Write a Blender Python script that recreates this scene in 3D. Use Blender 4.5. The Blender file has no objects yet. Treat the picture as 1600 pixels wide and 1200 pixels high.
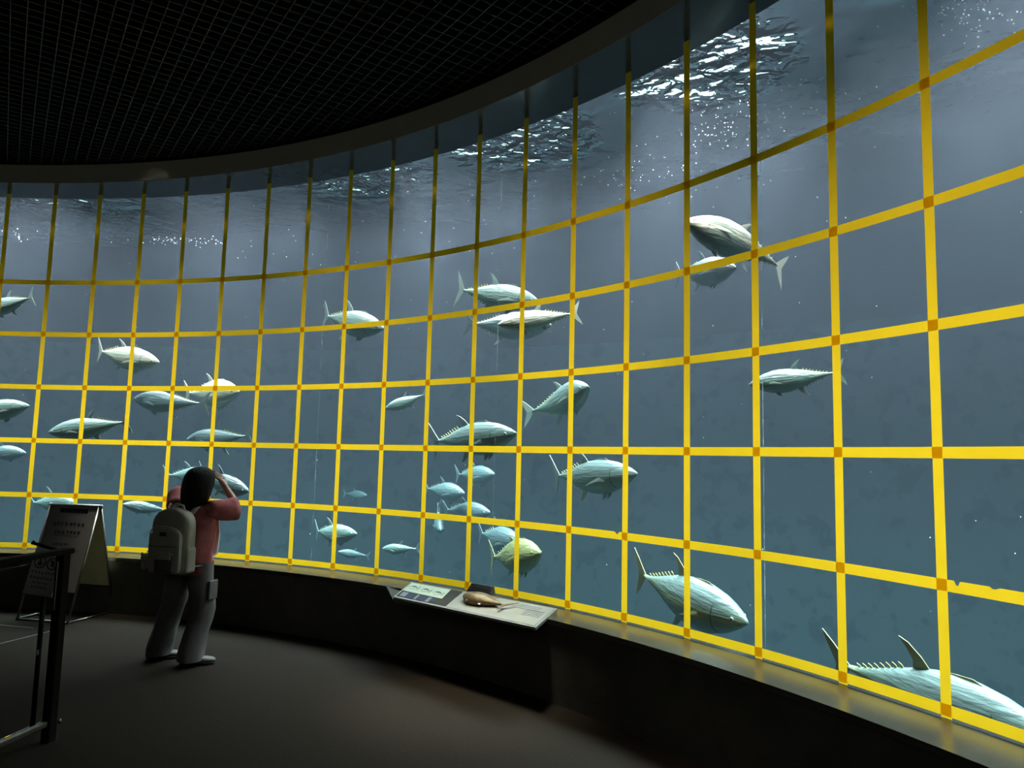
import bpy, bmesh, math, random
from math import sin, cos, pi, radians, sqrt, atan2, hypot
from mathutils import Vector, Matrix, noise
random.seed(7)
SC = bpy.context.scene
COL = SC.collection

# ------------------------------------------------------------------ camera
CAM = Vector((0.0, 0.0, 1.68))          # eye height
FPX, PITCH, ROLL = 1148.03, 0.100886, 0.023804
_cp, _sp, _cr, _sr = cos(PITCH), sin(PITCH), cos(ROLL), sin(ROLL)
FWD = Vector((0, _cp, _sp))
RGT = Vector((_cr, -_sp * _sr, _cp * _sr))
UPV = Vector((-_sr, -_sp * _cr, _cp * _cr))
cam_d = bpy.data.cameras.new('camera')
cam = bpy.data.objects.new('camera', cam_d)
COL.objects.link(cam)
cam_d.sensor_fit = 'HORIZONTAL'
cam_d.sensor_width = 36.0
cam_d.lens = 36.0 * FPX / 1600.0
cam_d.clip_start, cam_d.clip_end = 0.05, 200
cam.matrix_world = Matrix((
    (RGT.x, UPV.x, -FWD.x, CAM.x), (RGT.y, UPV.y, -FWD.y, CAM.y),
    (RGT.z, UPV.z, -FWD.z, CAM.z), (0, 0, 0, 1)))
SC.camera = cam

# ------------------------------------------------------------------ tank measures
CX, CY = -5.636, -0.190                 # centre of the curved window
R = 8.440                               # viewer side of the acrylic
PANE = 0.12
Z_SILL, Z_TOP, Z_CEIL = 0.564, 4.584, 4.79
R_SILL, R_SOF = 8.10, 8.07
R_WALL, Z_BED, Z_SURF = 14.6, -3.6, 5.15
TH0, DTH = 1.59784, -0.064152           # tape columns
ROWS = [3.552, 2.954, 2.354, 1.754, 1.154, 0.602]
A0, A1 = radians(126), radians(-15)     # arc of the window that is built


def cyl(th, r, z):
    return Vector((CX + r * cos(th), CY + r * sin(th), z))


def ray(px, py):
    return FWD + RGT * ((px - 800) / FPX) - UPV * ((py - 600) / FPX)


def on_cyl(px, py, rc):
    d = ray(px, py)
    a = d.x ** 2 + d.y ** 2
    b = -2 * (d.x * CX + d.y * CY)
    c = CX * CX + CY * CY - rc * rc
    t = (-b + sqrt(b * b - 4 * a * c)) / 2 / a
    return CAM + d * t


def on_z(px, py, z):
    d = ray(px, py)
    return CAM + d * ((z - CAM.z) / d.z)


# ------------------------------------------------------------------ render look, world
SC.view_settings.view_transform = 'Standard'
SC.view_settings.look = 'None'
SC.view_settings.gamma = 1.0
SC.view_settings.use_curve_mapping = False
SC.view_settings.exposure = 0.0
cy = SC.cycles
cy.use_denoising = True
cy.max_bounces = 10
cy.diffuse_bounces = 3
cy.glossy_bounces = 4
cy.transmission_bounces = 6
cy.transparent_max_bounces = 24
cy.volume_bounces = 1
cy.caustics_refractive = False
cy.caustics_reflective = False
cy.sample_clamp_indirect = 4.0
world = bpy.data.worlds.new('world')
SC.world = world
world.use_nodes = True
world.node_tree.nodes['Background'].inputs[0].default_value = (0.8, 0.9, 1.0, 1)
world.node_tree.nodes['Background'].inputs[1].default_value = 0.0


# ------------------------------------------------------------------ lights
def area(name, loc, power, color, sx, sy, spread=180, target=None):
    d = bpy.data.lights.new(name, 'AREA')
    d.shape = 'RECTANGLE'
    d.size, d.size_y = sx, sy
    d.energy, d.color = power, color
    d.spread = radians(spread)
    o = bpy.data.objects.new(name, d)
    COL.objects.link(o)
    o.location = loc
    if target is not None:
        o.rotation_euler = (Vector(target) - Vector(loc)).to_track_quat('-Z', 'Y').to_euler()
    return o


LAMP_W = 225.0
for k, deg in enumerate(range(124, -17, -9)):
    area('tank_lamp', cyl(radians(deg), R + (2.1 if k % 2 else 2.7), Z_SURF - 0.12), LAMP_W * (1.25 if k % 2 else 0.75),
         (1.0, 0.97, 0.97), 1.8, 1.8, 98)
for deg in range(121, -14, -10):
    th = radians(deg)
    lamp = area('edge_fill', cyl(th, R + PANE + 0.09, Z_SURF - 0.10), 50.0, (1.0, 0.96, 0.92), 0.12, 1.4, 76)  # added fill row beside the pane, lights the near fish and hall floor
    lamp.rotation_euler = (0, 0, th)
area('room_fill', (-2.5, -2.6, 4.2), 11.0, (1.0, 0.93, 0.8), 3.0, 2.0, 170, (-2.5, 1.0, 0.0))  # unseen fill added behind the viewer to lift the dark hall


def downlight(px, py, pz, power, cone):
    """A small warm ceiling spot over the point of the hall seen at that pixel."""
    p = on_z(px, py, pz)
    d = bpy.data.lights.new('downlight', 'SPOT')
    d.energy, d.color = power, (1.0, 0.90, 0.70)
    d.spot_size, d.spot_blend, d.shadow_soft_size = radians(cone), 1.0, 0.30
    o = bpy.data.objects.new('downlight', d)
    COL.objects.link(o)
    o.location = (p.x, p.y, 4.72)
    return o


downlight(725, 1100, 0.0, 1100.0, 25)
downlight(1000, 1230, 0.0, 160.0, 24)
downlight(560, 1090, 0.0, 90.0, 26)
downlight(190, 915, 0.3, 600.0, 15)


# ------------------------------------------------------------------ materials
def new_mat(name):
    m = bpy.data.materials.new(name)
    m.use_nodes = True
    nt = m.node_tree
    nt.nodes.clear()
    out = nt.nodes.new('ShaderNodeOutputMaterial')
    return m, nt, out


def N(nt, kind, **kw):
    n = nt.nodes.new(kind)
    for k, v in kw.items():
        if hasattr(n, k) and not k[0].isupper():
            setattr(n, k, v)
        else:
            n.inputs[k.replace('_', ' ')].default_value = v
    return n


def c4(c):
    return (c[0], c[1], c[2], 1.0)


def ramp(nt, src, stops):
    r = nt.nodes.new('ShaderNodeValToRGB')
    el = r.color_ramp.elements
    while len(el) < len(stops):
        el.new(0.5)
    for e, (p, c) in zip(el, stops):
        e.position = p
        e.color = c4(c)
    nt.links.new(src, r.inputs[0])
    return r.outputs[0]


def noise_tex(nt, scale, detail=4.0, rough=0.55, coord='Object', dist=0.0, mscale=None):
    tc = nt.nodes.new('ShaderNodeTexCoord')
    n = nt.nodes.new('ShaderNodeTexNoise')
    n.inputs['Scale'].default_value = scale
    n.inputs['Detail'].default_value = detail
    n.inputs['Roughness'].default_value = rough
    n.inputs['Distortion'].default_value = dist
    src = tc.outputs[coord]
    if mscale:
        mp = nt.nodes.new('ShaderNodeMapping')
        mp.inputs['Scale'].default_value = mscale
        nt.links.new(src, mp.inputs[0])
        src = mp.outputs[0]
    nt.links.new(src, n.inputs['Vector'])
    return n.outputs['Fac']


def surf(name, c1, c2=None, rough=0.6, metal=0.0, scale=8.0, bump=0.0, bscale=None, mscale=None,
         lo=0.35, hi=0.65, spec=0.5, sheen=0.0, coord='Object', trans=0.0):
    """A Principled surface with a noise mottle between c1 and c2 and an optional bump."""
    m, nt, out = new_mat(name)
    b = nt.nodes.new('ShaderNodeBsdfPrincipled')
    b.inputs['Roughness'].default_value = rough
    b.inputs['Metallic'].default_value = metal
    b.inputs['Specular IOR Level'].default_value = spec
    if sheen:
        b.inputs['Sheen Weight'].default_value = sheen
    if c2 is None:
        c2 = tuple(min(1, v * 1.18 + 0.002) for v in c1)
    f = noise_tex(nt, scale, mscale=mscale, coord=coord)
    nt.links.new(ramp(nt, f, [(lo, c1), (hi, c2)]), b.inputs['Base Color'])
    if bump:
        f2 = noise_tex(nt, bscale or scale * 4, mscale=mscale, coord=coord)
        bp = nt.nodes.new('ShaderNodeBump')
        bp.inputs['Strength'].default_value = bump
        bp.inputs['Distance'].default_value = 0.02
        nt.links.new(f2, bp.inputs['Height'])
        nt.links.new(bp.outputs[0], b.inputs['Normal'])
    nt.links.new(b.outputs[0], out.inputs['Surface'])
    return m


def m_water():
    m, nt, out = new_mat('sea_water')
    t = nt.nodes.new('ShaderNodeBsdfTransparent')
    nt.links.new(t.outputs[0], out.inputs['Surface'])
    s = nt.nodes.new('ShaderNodeVolumeScatter')
    s.inputs['Color'].default_value = c4((0.68, 0.79, 1.0))
    s.inputs['Density'].default_value = 0.0135
    s.inputs['Anisotropy'].default_value = 0.45
    a = nt.nodes.new('ShaderNodeVolumeAbsorption')
    a.inputs['Color'].default_value = c4((0.15, 0.88, 0.92))
    a.inputs['Density'].default_value = 0.08
    ad = nt.nodes.new('ShaderNodeAddShader')
    nt.links.new(s.outputs[0], ad.inputs[0])
    nt.links.new(a.outputs[0], ad.inputs[1])
    nt.links.new(ad.outputs[0], out.inputs['Volume'])
    m.cycles.homogeneous_volume = True
    return m


def m_surface():
    """Underside of the rippled water surface: it lets the added glowing sheet above through where a ripple is steep."""
    m, nt, out = new_mat('water_surface')
    r = nt.nodes.new('ShaderNodeBsdfGlass')
    r.inputs['Color'].default_value = c4((0.9, 0.98, 1.0))
    r.inputs['Roughness'].default_value = 0.0
    r.inputs['IOR'].default_value = 1.33
    tc = nt.nodes.new('ShaderNodeTexCoord')
    mask = None                          # steeper ripples placed where the added sheet should shimmer through
    for c, rad in PATCHES:
        vm = nt.nodes.new('ShaderNodeVectorMath')
        vm.operation = 'DISTANCE'
        nt.links.new(tc.outputs['Object'], vm.inputs[0])
        vm.inputs[1].default_value = c
        mr = nt.nodes.new('ShaderNodeMapRange')
        mr.inputs['From Min'].default_value = rad
        mr.inputs['From Max'].default_value = rad * 0.55
        nt.links.new(vm.outputs['Value'], mr.inputs['Value'])
        if mask is None:
            mask = mr.outputs[0]
        else:
            mx = nt.nodes.new('ShaderNodeMath')
            mx.operation = 'MAXIMUM'
            nt.links.new(mask, mx.inputs[0])
            nt.links.new(mr.outputs[0], mx.inputs[1])
            mask = mx.outputs[0]
    bp = None
    for sc, di0, di1 in ((1.8, 0.04, 0.42), (6.0, 0.010, 0.16)):
        n = nt.nodes.new('ShaderNodeTexNoise')
        n.inputs['Scale'].default_value = sc
        n.inputs['Detail'].default_value = 2.0
        n.inputs['Distortion'].default_value = 0.6
        nt.links.new(tc.outputs['Object'], n.inputs['Vector'])
        ds = nt.nodes.new('ShaderNodeMapRange')
        ds.inputs['To Min'].default_value = di0
        ds.inputs['To Max'].default_value = di1
        nt.links.new(mask, ds.inputs['Value'])
        b2 = nt.nodes.new('ShaderNodeBump')
        b2.inputs['Strength'].default_value = 1.0
        nt.links.new(ds.outputs[0], b2.inputs['Distance'])
        nt.links.new(n.outputs['Fac'], b2.inputs['Height'])
        if bp:
            nt.links.new(bp.outputs[0], b2.inputs['Normal'])
        bp = b2
    nt.links.new(bp.outputs[0], r.inputs['Normal'])
    nt.links.new(r.outputs[0], out.inputs['Surface'])
    return m


def m_glass(name, tint, gloss, rough=0.02):
    m, nt, out = new_mat(name)
    t = nt.nodes.new('ShaderNodeBsdfTransparent')
    t.inputs['Color'].default_value = c4(tint)
    g = nt.nodes.new('ShaderNodeBsdfGlossy')
    g.inputs['Roughness'].default_value = rough
    fr = nt.nodes.new('ShaderNodeLayerWeight')
    fr.inputs['Blend'].default_value = gloss
    mx = nt.nodes.new('ShaderNodeMixShader')
    nt.links.new(fr.outputs['Fresnel'], mx.inputs[0])
    nt.links.new(t.outputs[0], mx.inputs[1])
    nt.links.new(g.outputs[0], mx.inputs[2])
    nt.links.new(mx.outputs[0], out.inputs['Surface'])
    return m


def m_tape():
    m, nt, out = new_mat('yellow_tape')
    f = noise_tex(nt, 9.0, 3.0, mscale=(1, 1, 1))
    tcol = ramp(nt, f, [(0.3, (0.70, 0.41, 0.010)), (0.7, (0.75, 0.445, 0.013))])
    t = nt.nodes.new('ShaderNodeBsdfTranslucent')
    nt.links.new(tcol, t.inputs['Color'])
    d = nt.nodes.new('ShaderNodeBsdfDiffuse')
    d.inputs['Color'].default_value = c4((0.75, 0.45, 0.02))
    mx = nt.nodes.new('ShaderNodeMixShader')
    mx.inputs[0].default_value = 0.12
    nt.links.new(t.outputs[0], mx.inputs[1])
    nt.links.new(d.outputs[0], mx.inputs[2])
    nt.links.new(mx.outputs[0], out.inputs['Surface'])
    return m


def m_joint():
    m, nt, out = new_mat('acrylic_joint')
    t = nt.nodes.new('ShaderNodeBsdfTranslucent')
    t.inputs['Color'].default_value = c4((0.5, 0.6, 0.6))
    tr = nt.nodes.new('ShaderNodeBsdfTransparent')
    f = noise_tex(nt, 2.2, 6.0, 0.7, mscale=(1, 1, 1.6))
    mx = nt.nodes.new('ShaderNodeMixShader')
    nt.links.new(ramp(nt, f, [(0.45, (0.04, 0.04, 0.04)), (0.68, (0.75, 0.75, 0.75))]), mx.inputs[0])
    nt.links.new(tr.outputs[0], mx.inputs[1])
    nt.links.new(t.outputs[0], mx.inputs[2])
    nt.links.new(mx.outputs[0], out.inputs['Surface'])
    return m


def m_emit(name, color, strength):
    m, nt, out = new_mat(name)
    e = nt.nodes.new('ShaderNodeEmission')
    e.inputs[0].default_value = c4(color)
    e.inputs[1].default_value = strength
    nt.links.new(e.outputs[0], out.inputs['Surface'])
    m.cycles.emission_sampling = 'NONE'
    return m


PATCHES = []
for _px, _py, _r in ((30, 330, 2.2), (555, 275, 1.15), (802, 218, 1.05), (1092, 105, 0.95)):
    _p = on_z(_px, _py, Z_SURF)
    PATCHES.append(((_p.x, _p.y, _p.z + 0.01), _r))

M = {
    'water': m_water(),
    'surface': m_surface(),
    'acrylic': m_glass('acrylic', (0.985, 0.99, 0.99), 0.04),
    'tape': m_tape(),
    'tankwall': surf('tank_wall_paint', (0.009, 0.020, 0.025), (0.029, 0.041, 0.047), 0.9, scale=3.2, lo=0.38, hi=0.46),
    'bed': surf('tank_bed', (0.006, 0.014, 0.02), (0.02, 0.03, 0.035), 0.9, scale=1.0, bump=0.6),
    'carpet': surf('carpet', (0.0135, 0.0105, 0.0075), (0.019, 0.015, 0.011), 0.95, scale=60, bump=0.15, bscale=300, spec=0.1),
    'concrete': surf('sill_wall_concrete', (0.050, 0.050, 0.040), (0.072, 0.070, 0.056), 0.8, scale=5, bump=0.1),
    'sill': surf('sill_top_steel', (0.018, 0.016, 0.009), (0.036, 0.032, 0.018), 0.26, scale=3.5, spec=0.8),
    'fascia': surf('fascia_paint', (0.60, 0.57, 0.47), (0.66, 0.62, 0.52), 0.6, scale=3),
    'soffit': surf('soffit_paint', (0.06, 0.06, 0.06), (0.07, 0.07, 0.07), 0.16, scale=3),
    'louver': surf('ceiling_louver_metal', (0.012, 0.012, 0.011), (0.018, 0.018, 0.016), 0.5, scale=3),
    'joint': m_joint(),
    'bubble': surf('air_bubble', (0.85, 0.9, 0.9), rough=0.2, spec=1.0),
    'eye_white': surf('fish_eye', (0.45, 0.5, 0.5), rough=0.15, spec=1.0),
    'fish_dark': surf('fish_mouth_dark', (0.02, 0.03, 0.03), rough=0.5),
    'sheet_glow': m_emit('added_sheet_glow', (0.80, 1.0, 0.95), 2.6),  # emission of the sheet added above the water
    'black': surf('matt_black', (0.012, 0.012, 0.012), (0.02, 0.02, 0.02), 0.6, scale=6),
}


# ------------------------------------------------------------------ mesh helpers
class MB:
    """Collects boxes, bars, tubes, lathes and sheets, then links them as ONE mesh object."""

    def __init__(self):
        self.v, self.f, self.mi = [], [], []
        self.mat = 0

    def add(self, vs, fs):
        o = len(self.v)
        self.v += [tuple(v) for v in vs]
        self.f += [tuple(i + o for i in f) for f in fs]
        self.mi += [self.mat] * len(fs)
        return self

    def box(self, c, s, M3=None):
        cx, cy_, cz = c
        vs = [Vector((sx * s[0] / 2, sy * s[1] / 2, sz * s[2] / 2)) for sx in (-1, 1) for sy in (-1, 1) for sz in (-1, 1)]
        if M3 is not None:
            vs = [M3 @ v for v in vs]
        vs = [v + Vector(c) for v in vs]
        return self.add(vs, [(0, 1, 3, 2), (4, 6, 7, 5), (0, 4, 5, 1), (2, 3, 7, 6), (0, 2, 6, 4), (1, 5, 7, 3)])

    def bar(self, a, b, w, h, up=(0, 0, 1)):
        a, b = Vector(a), Vector(b)
        d = (b - a).normalized()
        up = Vector(up)
        s = d.cross(up)
        if s.length < 1e-5:
            s = d.cross(Vector((1, 0, 0)))
        s.normalize()
        t = s.cross(d)
        vs = [p + s * sx * w / 2 + t * sz * h / 2 for p in (a, b) for sx, sz in ((-1, -1), (1, -1), (1, 1), (-1, 1))]
        return self.add(vs, [(0, 1, 2, 3), (7, 6, 5, 4), (0, 4, 5, 1), (1, 5, 6, 2), (2, 6, 7, 3), (3, 7, 4, 0)])

    def tube(self, pts, rad, n=10, caps=True, flat=1.0, closed=False):
        pts = [Vector(p) for p in pts]
        rs = rad if isinstance(rad, (list, tuple)) else [rad] * len(pts)
        rings = []
        prev = None
        for i, p in enumerate(pts):
            d = (pts[min(i + 1, len(pts) - 1)] - pts[max(i - 1, 0)]).normalized()
            if prev is None:
                a = Vector((0, 0, 1)) if abs(d.z) < 0.9 else Vector((1, 0, 0))
                s = d.cross(a).normalized()
            else:
                s = (prev - d * prev.dot(d)).normalized()
            prev = s
            t = d.cross(s)
            rings.append([p + (s * cos(2 * pi * k / n) + t * sin(2 * pi * k / n) * flat) * rs[i] for k in range(n)])
        return self.loft(rings, caps)

    def loft(self, rings, caps=True):
        n = len(rings[0])
        vs = [v for r in rings for v in r]
        fs = []
        for i in range(len(rings) - 1):
            for k in range(n):
                fs.append((i * n + k, i * n + (k + 1) % n, (i + 1) * n + (k + 1) % n, (i + 1) * n + k))
        if caps:
            fs.append(tuple(reversed(range(n))))
            fs.append(tuple(range((len(rings) - 1) * n, len(rings) * n)))
        return self.add(vs, fs)

    def grid(self, rows):
        n = len(rows[0])
        vs = [v for r in rows for v in r]
        fs = [(i * n + k, i * n + k + 1, (i + 1) * n + k + 1, (i + 1) * n + k) for i in range(len(rows) - 1) for k in range(n - 1)]
        return self.add(vs, fs)

    def ball(self, c, r, n=10, m=6, M3=None):
        r = r if isinstance(r, (tuple, list)) else (r, r, r)
        rings = []
        for i in range(m + 1):
            a = pi * i / m
            a = min(max(a, 0.02), pi - 0.02)
            ring = []
            for k in range(n):
                v = Vector((r[0] * sin(a) * cos(2 * pi * k / n), r[1] * sin(a) * sin(2 * pi * k / n), -r[2] * cos(a)))
                if M3 is not None:
                    v = M3 @ v
                ring.append(v + Vector(c))
            rings.append(ring)
        return self.loft(rings)

    def prism(self, poly, z0, z1, M4=None):
        n = len(poly)
        vs = [Vector((x, y, z)) for z in (z0, z1) for x, y in poly]
        if M4 is not None:
            vs = [M4 @ v for v in vs]
        fs = [tuple(reversed(range(n))), tuple(range(n, 2 * n))] + [(k, (k + 1) % n, n + (k + 1) % n, n + k) for k in range(n)]
        return self.add(vs, fs)

    def build(self, name, mats, parent=None, smooth=False, bevel=0.0, sub=0, world=False):
        me = bpy.data.meshes.new(name)
        inv = None
        vs = self.v
        if parent is not None and world:
            inv = parent.matrix_basis.inverted()
            vs = [inv @ Vector(v) for v in vs]
        me.from_pydata([tuple(v) for v in vs], [], self.f)
        for m in (mats if isinstance(mats, (list, tuple)) else [mats]):
            me.materials.append(m)
        me.polygons.foreach_set('material_index', self.mi)
        bm = bmesh.new()
        bm.from_mesh(me)
        bmesh.ops.recalc_face_normals(bm, faces=bm.faces)
        bm.to_mesh(me)
        bm.free()
        if smooth:
            me.polygons.foreach_set('use_smooth', [True] * len(me.polygons))
        me.update()
        o = bpy.data.objects.new(name, me)
        COL.objects.link(o)
        if parent is not None:
            o.parent = parent
        if bevel:
            b = o.modifiers.new('bevel', 'BEVEL')
            b.width, b.segments, b.limit_method = bevel, 2, 'ANGLE'
        if sub:
            s = o.modifiers.new('sub', 'SUBSURF')
            s.levels = s.render_levels = sub
        return o


def tag(o, label=None, cat=None, group=None, kind=None):
    if label:
        o['label'] = label
    if cat:
        o['category'] = cat
    if group:
        o['group'] = group
    if kind:
        o['kind'] = kind
    return o


def empty(name, loc, rz=0.0, rot=None):
    o = bpy.data.objects.new(name, None)
    COL.objects.link(o)
    o.empty_display_size = 0.1
    o.matrix_basis = Matrix.Translation(loc) @ (rot.to_4x4() if rot is not None else Matrix.Rotation(rz, 4, 'Z'))
    return o


def arc_profile(prof, n=180, a0=A0, a1=A1, closed=True):
    """Sweep a (radius, z) profile round the window arc."""
    mb = MB()
    rings = [[cyl(a0 + (a1 - a0) * i / n, r, z) for r, z in prof] for i in range(n + 1)]
    if closed:
        mb.loft(rings, True)
    else:
        mb.grid(rings)
    return mb


# ------------------------------------------------------------------ the setting
def struct(o, label):
    return tag(o, label=label, kind='structure')


mb = MB()
def hall_disc(z0, z1, r):
    """Slab that fills the hall up to the curved window and square behind."""
    m_ = MB()
    arc = [cyl(A0 + (A1 - A0) * i / 120, r, 0) for i in range(121)]
    poly = [(p.x, p.y) for p in arc] + [(arc[-1].x, -4.5), (-14.6, -4.5), (-14.6, arc[0].y)]
    m_.prism(poly, z0, z1)
    return m_


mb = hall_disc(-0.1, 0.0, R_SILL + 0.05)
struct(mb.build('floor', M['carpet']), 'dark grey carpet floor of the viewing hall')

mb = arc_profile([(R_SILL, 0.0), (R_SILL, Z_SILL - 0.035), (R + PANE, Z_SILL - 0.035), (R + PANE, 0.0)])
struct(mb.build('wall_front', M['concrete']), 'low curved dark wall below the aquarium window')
mb = arc_profile([(R_SILL - 0.02, Z_SILL - 0.035), (R_SILL - 0.02, Z_SILL), (R + PANE, Z_SILL), (R + PANE, Z_SILL - 0.035)])
struct(mb.build('trim_1', M['sill']), 'smooth curved sill under the aquarium window, yellow tape mirrored in it')
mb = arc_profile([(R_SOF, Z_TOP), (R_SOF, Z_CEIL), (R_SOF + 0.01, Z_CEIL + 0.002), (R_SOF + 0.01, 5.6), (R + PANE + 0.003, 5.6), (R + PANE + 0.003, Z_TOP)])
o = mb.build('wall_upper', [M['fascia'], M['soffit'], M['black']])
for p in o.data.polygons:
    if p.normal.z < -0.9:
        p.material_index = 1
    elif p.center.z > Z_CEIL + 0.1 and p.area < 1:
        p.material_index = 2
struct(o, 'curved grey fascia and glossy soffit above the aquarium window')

# glowing sheet added over the tank for the shimmer in the broken surface
mb = MB()
mb.grid([[cyl(A0 + (A1 - A0) * i / 90, r, Z_SURF + 1.3) for r in (R + 0.5, R_WALL - 0.1)] for i in range(91)])
struct(mb.build('glow_sheet', M['sheet_glow']), 'glowing sheet added above the tank to make the surface shimmer')

# louvre ceiling: an egg-crate of thin black bars hung at Z_CEIL, the void above it black
az = radians(-34.6)
d1 = Vector((sin(az), cos(az), 0))
d2 = Vector((cos(az), -sin(az), 0))
mb = MB()
cc = Vector((CX, CY, 0))
RL = R_SOF - 0.05
for dv, sv, zz in ((d1, d2, 0.0), (d2, d1, 0.002)):
    for k in range(-76, 81):
        off = k * 0.1014
        if abs(off) >= RL:
            continue
        h = sqrt(RL * RL - off * off)
        p = cc + sv * off
        lo = -h
        # keep only what lies in front of y = -3.2
        a, b = p + dv * lo, p + dv * h
        ts = (-3.2 - a.y) / (b.y - a.y)
        if b.y > a.y:
            if a.y < -3.2:
                a = a + (b - a) * ts
        elif b.y < -3.2:
            b = a + (b - a) * ts
        if max(a.y, b.y) <= -3.19 or (b - a).length < 0.1:
            continue
        z = Z_CEIL + 0.03 + zz
        mb.bar((a.x, a.y, z), (b.x, b.y, z), 0.006, 0.05)
struct(mb.build('ceiling', M['louver']), 'dark egg-crate louvre ceiling of fine square cells')
mb = MB()
mb = hall_disc(5.6, 5.7, R_SOF + 0.05)
struct(mb.build('ceiling_void', M['black']), 'black slab above the louvre ceiling')
mb = MB()
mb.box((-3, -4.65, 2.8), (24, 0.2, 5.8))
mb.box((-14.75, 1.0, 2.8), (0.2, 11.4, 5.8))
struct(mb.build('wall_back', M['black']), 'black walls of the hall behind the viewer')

# tank
mb = arc_profile([(R + PANE, 0.0), (R + PANE, Z_SILL), (R + PANE + 0.02, Z_SILL), (R_WALL, Z_BED), (R_WALL, Z_BED - 0.1), (R + PANE - 0.02, Z_BED - 0.1)], closed=False)
mb = MB()
rows = []
for i in range(0, 141):
    th = A0 + (A1 - A0) * i / 140
    row = []
    for j in range(24):
        r = R + PANE + 0.0 + (R_WALL - R - PANE) * j / 23
        p = cyl(th, r, 0)
        z = Z_BED + 0.25 * noise.noise(p * 0.7) + 0.12 * noise.noise(p * 2.3)
        row.append((p.x, p.y, z))
    rows.append(row)
mb.grid(rows)
struct(mb.build('tank_bed', M['bed'], smooth=True), 'uneven grey-green bed of the tank')
mb = MB()
rows = []
for i in range(0, 181):
    th = A0 + (A1 - A0) * i / 180
    row = []
    for j in range(40):
        z = Z_BED - 0.5 + (7.8) * j / 39
        p = cyl(th, R_WALL, z)
        r = R_WALL
        row.append(cyl(th, r, z))
    rows.append(row)
mb.grid(rows)
for a in (A0, A1):
    mb.grid([[cyl(a, r, z) for r in (R + PANE, R_WALL)] for z in (Z_BED - 0.5, Z_SURF + 2)])
mb.grid([[cyl(A0 + (A1 - A0) * i / 90, R + PANE, z) for i in range(91)] for z in (Z_BED - 0.5, Z_SILL - 0.04)])
mb.grid([[cyl(A0 + (A1 - A0) * i / 90, R + PANE, z) for i in range(91)] for z in (Z_TOP + 0.01, Z_SURF + 2)])
struct(mb.build('wall_tank', M['tankwall']), 'mottled blue-grey far wall of the tank')

mb = arc_profile([(R, Z_SILL - 0.02), (R, Z_TOP + 0.02), (R + PANE, Z_TOP + 0.02), (R + PANE, Z_SILL - 0.02)], n=180)
o = mb.build('window_1', M['acrylic'], smooth=False)
struct(o, 'tall curved clear acrylic window of the tank')

mb = arc_profile([(R + PANE + 0.004, Z_BED - 0.4), (R + PANE + 0.004, Z_SURF), (R_WALL - 0.01, Z_SURF), (R_WALL - 0.01, Z_BED - 0.4)], n=180,
                 a0=A0 - 0.001, a1=A1 + 0.001)
tag(mb.build('sea_water', M['water']), label='hazy blue-grey sea water filling the tank', cat='water', kind='stuff')
mb = MB()
mb.grid([[cyl(A0 + (A1 - A0) * i / 60, R + PANE + 0.01 + (R_WALL - 0.03 - R - PANE) * j / 6, Z_SURF + 0.01) for j in range(7)] for i in range(61)])
ws = mb.build('water_surface', M['surface'])
if ws.data.polygons[0].normal.z < 0:
    ws.data.flip_normals()
tag(ws, label='rippled water surface at the top of the tank seen from below', cat='water', kind='stuff')

# ------------------------------------------------------------------ yellow tape
TW = 0.0255
ORD = ['', 'first', 'second', 'third', 'fourth', 'fifth', 'sixth', 'seventh', 'eighth', 'ninth', 'tenth']
VLAB = {
    -1: 'vertical yellow tape strip just left of the view',
    0: 'vertical yellow tape strip nearest the left edge of the view, cut short by it',
    1: 'vertical yellow tape strip running down just left of the A-frame sign',
    2: 'vertical yellow tape strip that disappears behind the top of the A-frame sign',
    3: 'vertical yellow tape strip reaching the sill beside the right leg of the A-frame sign',
    4: 'vertical yellow tape strip reaching the sill behind the left side of the backpack',
    5: 'vertical yellow tape strip that runs down behind the head of the person',
    6: 'vertical yellow tape strip reaching the sill just right of the person',
    7: 'vertical yellow tape strip, second one to the right of the person',
    8: 'vertical yellow tape strip, third one to the right of the person',
    9: 'vertical yellow tape strip, the last before the left end of the information desk',
    10: 'vertical yellow tape strip meeting the sill above the card of fish drawings',
    11: 'vertical yellow tape strip meeting the sill just left of the small black label block',
    12: 'vertical yellow tape strip meeting the sill behind the bronze tuna model',
    13: 'vertical yellow tape strip meeting the sill just right of the information desk',
    14: 'vertical yellow tape strip, second one to the right of the information desk',
    15: 'vertical yellow tape strip crossing the big tuna diving in the bottom row of panes',
    16: 'vertical yellow tape strip, third from the right edge of the view',
    17: 'vertical yellow tape strip, second from the right edge of the view',
    18: 'widest-looking vertical yellow tape strip, nearest the right edge of the view',
    19: 'vertical yellow tape strip just right of the view, nearest to the viewer',
}
for c in range(-1, 20):
    th = TH0 + DTH * c
    mb = MB()
    w = TW / R
    rows = []
    for q in range(41):
        z = Z_SILL + 0.002 + (Z_TOP - Z_SILL - 0.004) * q / 40
        wob = 0.0012 * noise.noise(Vector((c * 3.1, z * 1.7, 0.0))) / R
        rows.append([cyl(th + wob + w * k, R - 0.003, z) for k in (1, 0, -1)])
    mb.grid(rows)
    tag(mb.build('tape_strip', M['tape']), VLAB[c], 'tape', 'vertical yellow tape strips on the window')
HLAB = ['highest horizontal yellow tape strip across the window',
        'horizontal yellow tape strip just below the topmost one',
        'horizontal yellow tape strip, third from the top of the window',
        'horizontal yellow tape strip that looks almost level at eye height',
        'horizontal yellow tape strip with small torn nicks, second above the sill',
        'lowest horizontal yellow tape strip lying along the sill']
nick = [(atan2(on_cyl(x, y, R).y - CY, on_cyl(x, y, R).x - CX), wd, dp) for x, y, wd, dp in
        ((965, 832, 0.022, 0.020), (1497, 916, 0.014, 0.030), (1556, 925, 0.02, 0.012))]
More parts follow.
